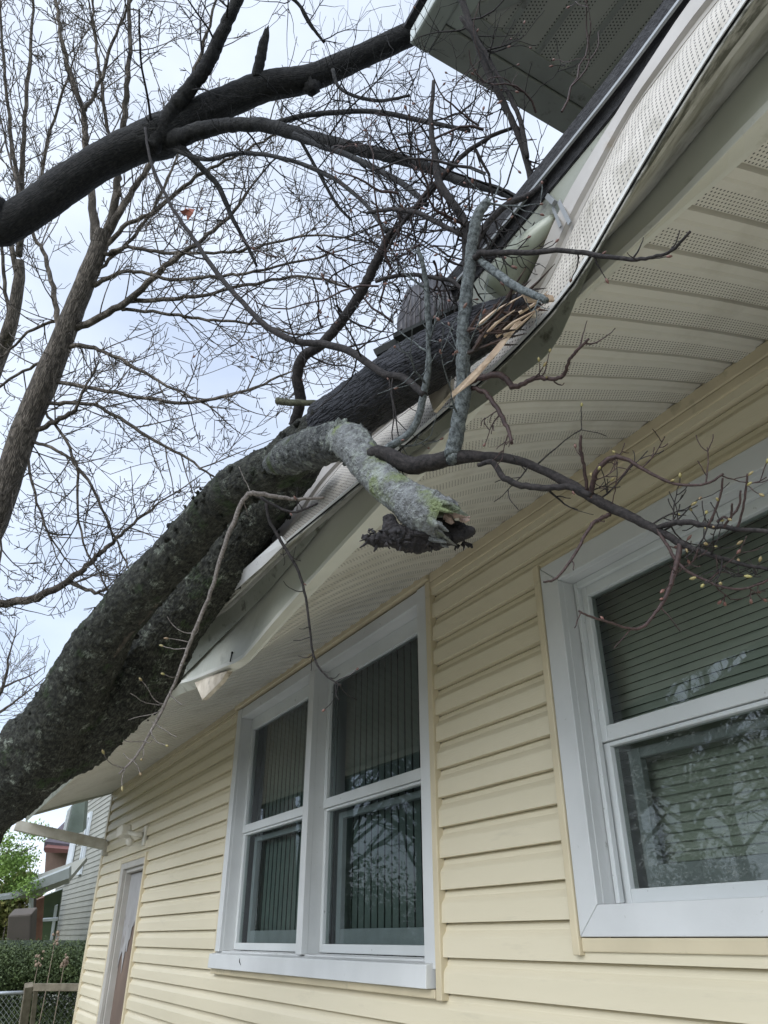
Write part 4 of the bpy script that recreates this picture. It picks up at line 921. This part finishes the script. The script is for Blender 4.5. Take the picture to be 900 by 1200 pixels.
# treeline on the far side of the yard (mirrored low in the glass)
tl_ = MB()
for k in range(120):
    a = R(182 + k * .8); rr = 27 + rnd.uniform(-2, 2); h = rnd.uniform(1.4, 2.6) + 1.0 * math.sin(k * .4)
    leaves(tl_, (rr * math.cos(a), rr * math.sin(a) - 3, h * .75), 1.5, 1.5, h, 1500, .08, .1)
tag(tl_.build('far_shrub_belt', m_hedge), 'dark evergreen belt closing the far side of the yard', 'shrubbery', kind='stuff')
gt = empty('leafy_tree', 'bright green leafy tree beside the neighbouring house', 'tree')
c = PD(8, 1005, 17); mb = MB()
for k in range(26):
    q = PD(rnd.uniform(-60, 44), rnd.uniform(972, 1045), 17 + rnd.uniform(-1, 1)); leaves(mb, q, .42, .42, .26, 420, .034, .2)
part('crown', mb, m_leaf, gt)
mb = MB(); b0 = PD(-45, 1040, 17); mb.tube([Vector((b0.x, b0.y, 0)), b0.lerp(Vector((b0.x, b0.y, 0)), .4), b0, c], [.16, .13, .10, .03], n=10, rough=.1)
for k in range(7): mb.tube([b0, b0.lerp(PD(rnd.uniform(-30, 50), rnd.uniform(975, 1030), 17), .5) + rv() * .1, PD(rnd.uniform(-30, 50), rnd.uniform(975, 1035), 17)], [.04, .025, .008], n=5)
part('trunk', mb, b_bg, gt, smooth=True)
br = empty('brown_shrub', 'loose olive brown shrub under the bright green tree', 'shrub'); mb = MB()
for k in range(46): leaves(mb, PD(rnd.uniform(-50, 48), rnd.uniform(1032, 1104), 21), .5, .5, .4, 220, .075, .2)
part('foliage', mb, M('olive_foliage', (.19, .18, .05), (.10, .12, .03), rough=.8, scale=3), br)
mb = MB()
for k in range(9): a = PD(rnd.uniform(-30, 30), 1150, 20); a.z = 0; mb.tube([a, a + Vector((rnd.uniform(-.3, .3), 0, 1.3)), a + Vector((rnd.uniform(-.6, .6), 0, 2.4))], [.03, .02, .006], n=5)
part('stem', mb, b_bg, br)

# ------------------------------------------------------------------ neighbouring house
nb = empty('neighbour_house', 'two storey neighbouring house with pale green grey siding and a low porch roof', 'house')
YN = 2.2
def pn(u, v): return PY(u, v, YN)
nL = pn(84, 1000).x; nTop = 6.2; nR = pn(133, 1000).x + 6
m_nsid = M('green_grey_siding', (.30, .30, .255), (.26, .26, .22), rough=.6, scale=2)
mb = MB(); z = 0; HH = .125
nLL = pn(56, 1090).x
while z < nTop:
    xa = nLL if z < 2.95 else nL
    mb.quad((xa, YN - .020, z), (nR, YN - .020, z), (nR, YN - .004, z + HH), (xa, YN - .004, z + HH)); mb.quad((xa, YN - .020, z), (nR, YN - .020, z), (nR, YN - .004, z), (xa, YN - .004, z)); z += HH
part('siding_wall', mb, m_nsid, nb)
def nbox(name, u0, v0, u1, v1, mat, th=.06, out=.03):
    a, b = pn(u0, v0), pn(u1, v1); mb = MB(); mb.box(min(a.x, b.x), max(a.x, b.x), YN - out - th, YN - out, min(a.z, b.z), max(a.z, b.z)); return part(name, mb, mat, nb, bevel=.01)
m_nwhite = M('neighbour_white', (.62, .66, .68), rough=.5, scale=3)
m_ndark = M('neighbour_glass', (.05, .07, .075), rough=.1, scale=3, spec=.8)
w0, w1 = pn(95, 1025), pn(110, 985)
def nwin(u0, u1, vt0, vb0):
    a = pn(u0, vb0); b = pn(u1, vt0); x0, x1 = a.x, b.x; z0, z1 = a.z, b.z
    mb = MB(); frame(mb, x0, x1, z0, z1, .12, .12, .14, .14, YN - .08, YN - .02); f_ = part('window', mb, m_nwhite, nb)
    mb = MB(); mb.box(x0 + .12, x1 - .12, YN - .045, YN - .03, z0 + .14, z1 - .14); part('pane', mb, m_ndark, f_)
nwin(93, 110, 951, 1026)
nbox('corner_board', 82, 1034, 86, 985, m_nwhite)
# rear wing with pinkish wall, its roof
def flat(name, pts, mat, d, th=.15):
    mb = MB(); mb.prism([PD(u, v, d) for u, v in pts], fw * th); return part(name, mb, mat, nb)
flat('rear_wall', [(54, 996), (86, 996), (86, 1024), (52, 1026)], M('pink_stucco', (.29, .20, .165), rough=.9, scale=3), 24, 1.5)
flat('rear_roof', [(52, 986), (88, 990), (88, 998), (51, 997)], M('rear_roof_brown', (.10, .085, .10), rough=.9), 23.6, 2)
flat('rear_eave', [(52, 993), (88, 996), (88, 1000), (52, 999)], M('brown_eave', (.16, .07, .06), rough=.7), 23.4, .2)
flat('gable_fascia', [(84, 944), (100, 935), (97, 975), (76, 980)], M('grey_green_fascia', (.20, .24, .21), rough=.6), 17.5, .2)
flat('gable_trim', [(79, 950), (84, 944), (75, 981), (71, 985)], m_nwhite, 17.3, .1)
flat('porch_roof', [(-12, 1052), (10, 1049), (30, 1037), (81, 1017), (81, 1029), (28, 1048), (16, 1053), (-12, 1056)], M('porch_fascia', (.36, .39, .38), rough=.5, scale=3), 16.2, .12)
flat('porch_ceiling', [(14, 1053), (81, 1029), (81, 1034), (40, 1052)], m_nsid, 16.4, 1.0)
flat('orange_door', [(40, 1056), (52, 1051), (49, 1103), (38, 1103)], M('orange_wood_door', (.26, .14, .095), (.2, .10, .07), rough=.6), 18.2, .1)
flat('patio_glass', [(52, 1050), (73, 1042), (64, 1103), (49, 1103)], M('patio_glass_green', (.10, .14, .07), (.05, .075, .05), rough=.1, scale=1, spec=.8), 17.6, .05)
flat('patio_frame', [(64, 1062), (67, 1061), (61, 1103), (58, 1103)], m_nwhite, 17.5, .05)
flat('patio_rail', [(50, 1077), (67, 1076), (67, 1079), (50, 1080)], m_nwhite, 17.4, .05)
flat('porch_post', [(34, 1050), (37, 1049), (36, 1072), (33, 1072)], m_nwhite, 17, .12)
flat('door_jamb', [(37, 1054), (41, 1052), (37, 1103), (34, 1103)], M('dark_jamb', (.10, .08, .07), rough=.6), 18, .1)
# garden objects
bx_ = MB(); pts = [(9, 1073), (37, 1071), (35, 1112), (6, 1114)]; bx_.prism([PD(u, v, 13.5) for u, v in pts], fw * .25); 
hb = bx_.build('storage_box', M('grey_brown_box', (.10, .085, .07), rough=.8, scale=4), bevel=.03); tag(hb, 'dark grey covered box standing behind the hedge by the porch', 'storage box')
hdg = empty('clipped_hedge', 'clipped dark green hedge behind the chain link fence', 'hedge'); mb = MB()
for k in range(60):
    u = -30 + k * 2.5; leaves(mb, PD(u, 1131 + rnd.uniform(-4, 8), 12.0 + rnd.uniform(-.3, .3)), .30, .35, .36, 420, .020, .3)
for k in range(36):
    u = -30 + k * 4.2; leaves(mb, PD(u, 1178 + rnd.uniform(-6, 20), 11.9), .34, .35, .45, 260, .026, .3)
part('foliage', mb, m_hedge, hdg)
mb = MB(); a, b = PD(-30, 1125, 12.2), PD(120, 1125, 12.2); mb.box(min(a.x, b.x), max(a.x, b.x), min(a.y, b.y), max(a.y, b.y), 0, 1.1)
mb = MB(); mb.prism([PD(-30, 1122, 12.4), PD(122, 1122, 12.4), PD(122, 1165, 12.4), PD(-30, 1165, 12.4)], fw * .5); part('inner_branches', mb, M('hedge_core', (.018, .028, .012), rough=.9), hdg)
# gate
gd = 9.6; m_old = M('weathered_timber', (.20, .17, .12), (.13, .11, .075), rough=.85, scale=12, bump=.4)
gt_ = empty('garden_gate', 'weathered timber framed garden gate with wire infill beside the house corner', 'gate')
mb = MB(); mb.bar(PD(34, 1154, gd), PD(14, 1290, gd), .10, .10, up=(1, 0, 0)); mb.bar(PD(42, 1160, gd), PD(28, 1290, gd), .055, .07, up=(1, 0, 0)); part('gate_post', mb, m_old, gt_, bevel=.006)
mb = MB(); mb.bar(PD(40, 1157, gd), PD(100, 1157, gd), .06, .085); part('top_rail', mb, m_old, gt_, bevel=.006)
def mesh_wire(mb, u0, u1, v0, v1, d, p=6.0, r=.0022):
    n = int((u1 - u0 + v1 - v0) / p)
    for k in range(-n, n):
        for s in (1, -1):
            pts = []
            for i in range(2):
                pass
            a = u0 + k * p; ua, va, ub, vb = (a, v0, a + (v1 - v0) * .75, v1) if s == 1 else (a, v1, a + (v1 - v0) * .75, v0)
            # clip in u
            if ub < u0 or ua > u1: continue
            f0 = max(0, (u0 - ua) / (ub - ua)); f1 = min(1, (u1 - ua) / (ub - ua))
            if f1 <= f0: continue
            A = PD(ua + (ub - ua) * f0, va + (vb - va) * f0, d); B = PD(ua + (ub - ua) * f1, va + (vb - va) * f1, d); mb.tube([A, B], [r, r], n=4)
m_wire = M('galvanised_wire', (.45, .47, .48), rough=.4, metal=.6)
mb = MB(); mesh_wire(mb, 42, 97, 1163, 1215, gd + .04, 7, .0013); part('wire_infill', mb, M('dull_wire', (.16, .17, .17), rough=.5), gt_)
cf = empty('chain_link_fence', 'silver chain link fence with top rail left of the timber gate', 'fence')
mb = MB(); mb.tube([PD(-60, 1166, gd), PD(28, 1163, gd)], [.021, .021], n=12); part('top_rail', mb, m_wire, cf, smooth=True)
mb = MB(); mesh_wire(mb, -60, 27, 1166, 1250, gd, 6.5, .0022); part('chain_mesh', mb, m_wire, cf)
mb = MB(); a = PD(-62, 1160, gd); mb.tube([Vector((a.x, a.y, 0)), a], [.025, .025], n=12); part('fence_post', mb, m_wire, cf, smooth=True)
# dried flower stalks behind the gate
m_stalk = M('dry_stalk', (.30, .23, .17), rough=.8); m_fl = M('dry_flower_head', (.30, .22, .15), (.20, .14, .10), rough=.8)
for u, v, lb in ((66, 1094, 'tallest dry flower stalk rising above the hedge behind the gate'), (47, 1118, 'dry flower stalk nearest the gate post'), (77, 1120, 'dry flower stalk nearest the house corner')):
    s = empty('dry_flower_stalk', lb, 'plant', 'dry flower stalks'); p = PD(u, v, 10.4); mb = MB(); f0 = Vector((p.x + rnd.uniform(-.1, .1), p.y, 0)); mb.tube([f0, f0.lerp(p, .5) + rv() * .02, p], [.007, .006, .003], n=5); part('stem', mb, m_stalk, s)
    mb = MB()
    for k in range(9): mb.lump(tuple(p + Vector((rnd.uniform(-.04, .04), rnd.uniform(-.04, .04), rnd.uniform(-.14, .03)))), rnd.uniform(.014, .028), 4, .4, seed=k)
    part('flower_head', mb, m_fl, s)

# ------------------------------------------------------------------ things caught on the eave
vt = empty('ribbed_vent_cover', 'dark brown ribbed plastic cover wedged between roof edge and trunk', 'vent cover')
mb = MB(); nx = 60; ny = 14
A, B = PD(466, 396, 1.66), PD(540, 360, 1.56); top = PD(500, 328, 1.62)
ex = (B - A); upv = (PD(466, 345, 1.66) - A); dpt = fw * .10
grid = []
for i in range(nx + 1):
    t = i / nx; hgt = min(1, (1 - abs(2 * t - .9) ** 3.2) + .15) if t < .95 else .25; hgt = max(.25, hgt); row = []
    for j in range(ny + 1):
        s_ = j / ny; rib = .0035 * abs(math.sin(t * 13 * math.pi)) 
        q = A + ex * t + upv * (math.sin(s_ * math.pi / 2) * hgt * 1.25) + dpt * (1 - math.cos(s_ * math.pi / 2)) - fw * rib
        row.append(q)
    grid.append(row)
for i in range(nx):
    for j in range(ny): mb.quad(grid[i][j], grid[i + 1][j], grid[i + 1][j + 1], grid[i][j + 1])
o = part('ribbed_shell', mb, m_brown_plastic, vt); o.modifiers.new('s', 'SOLIDIFY').thickness = .004
mb = MB(); mb.bar(A + dn * .004, B + dn * .006, .03, .01); mb.bar(A + dn * .01 - rt * .0, PD(440, 415, 1.66), .012, .02); part('base_flange', mb, m_dark, vt)
pb = MB(); pb.prism([PY(505, 463, -.935), PY(533, 442, -.935), PY(531, 462, -.935), PY(512, 484, -.935)], (0, -.008, 0)); 
tag(pb.build('sheathing_scrap', m_wood_pale), 'pale torn scrap of roof sheathing hanging under the trunk', 'wood scrap')
pb = MB(); pb.prism([PY(598, 352, -.93), PY(618, 338, -.93), PY(634, 352, -.93), PY(628, 372, -.93), PY(606, 378, -.93)], (0, -.008, 0))
tag(pb.build('broken_board', m_wood_pale), 'broken pale board end between the splintered stem and the gutter lip', 'wood scrap')
print('faces', sum(len(o.data.polygons) for o in bpy.data.objects if o.type == 'MESH'))
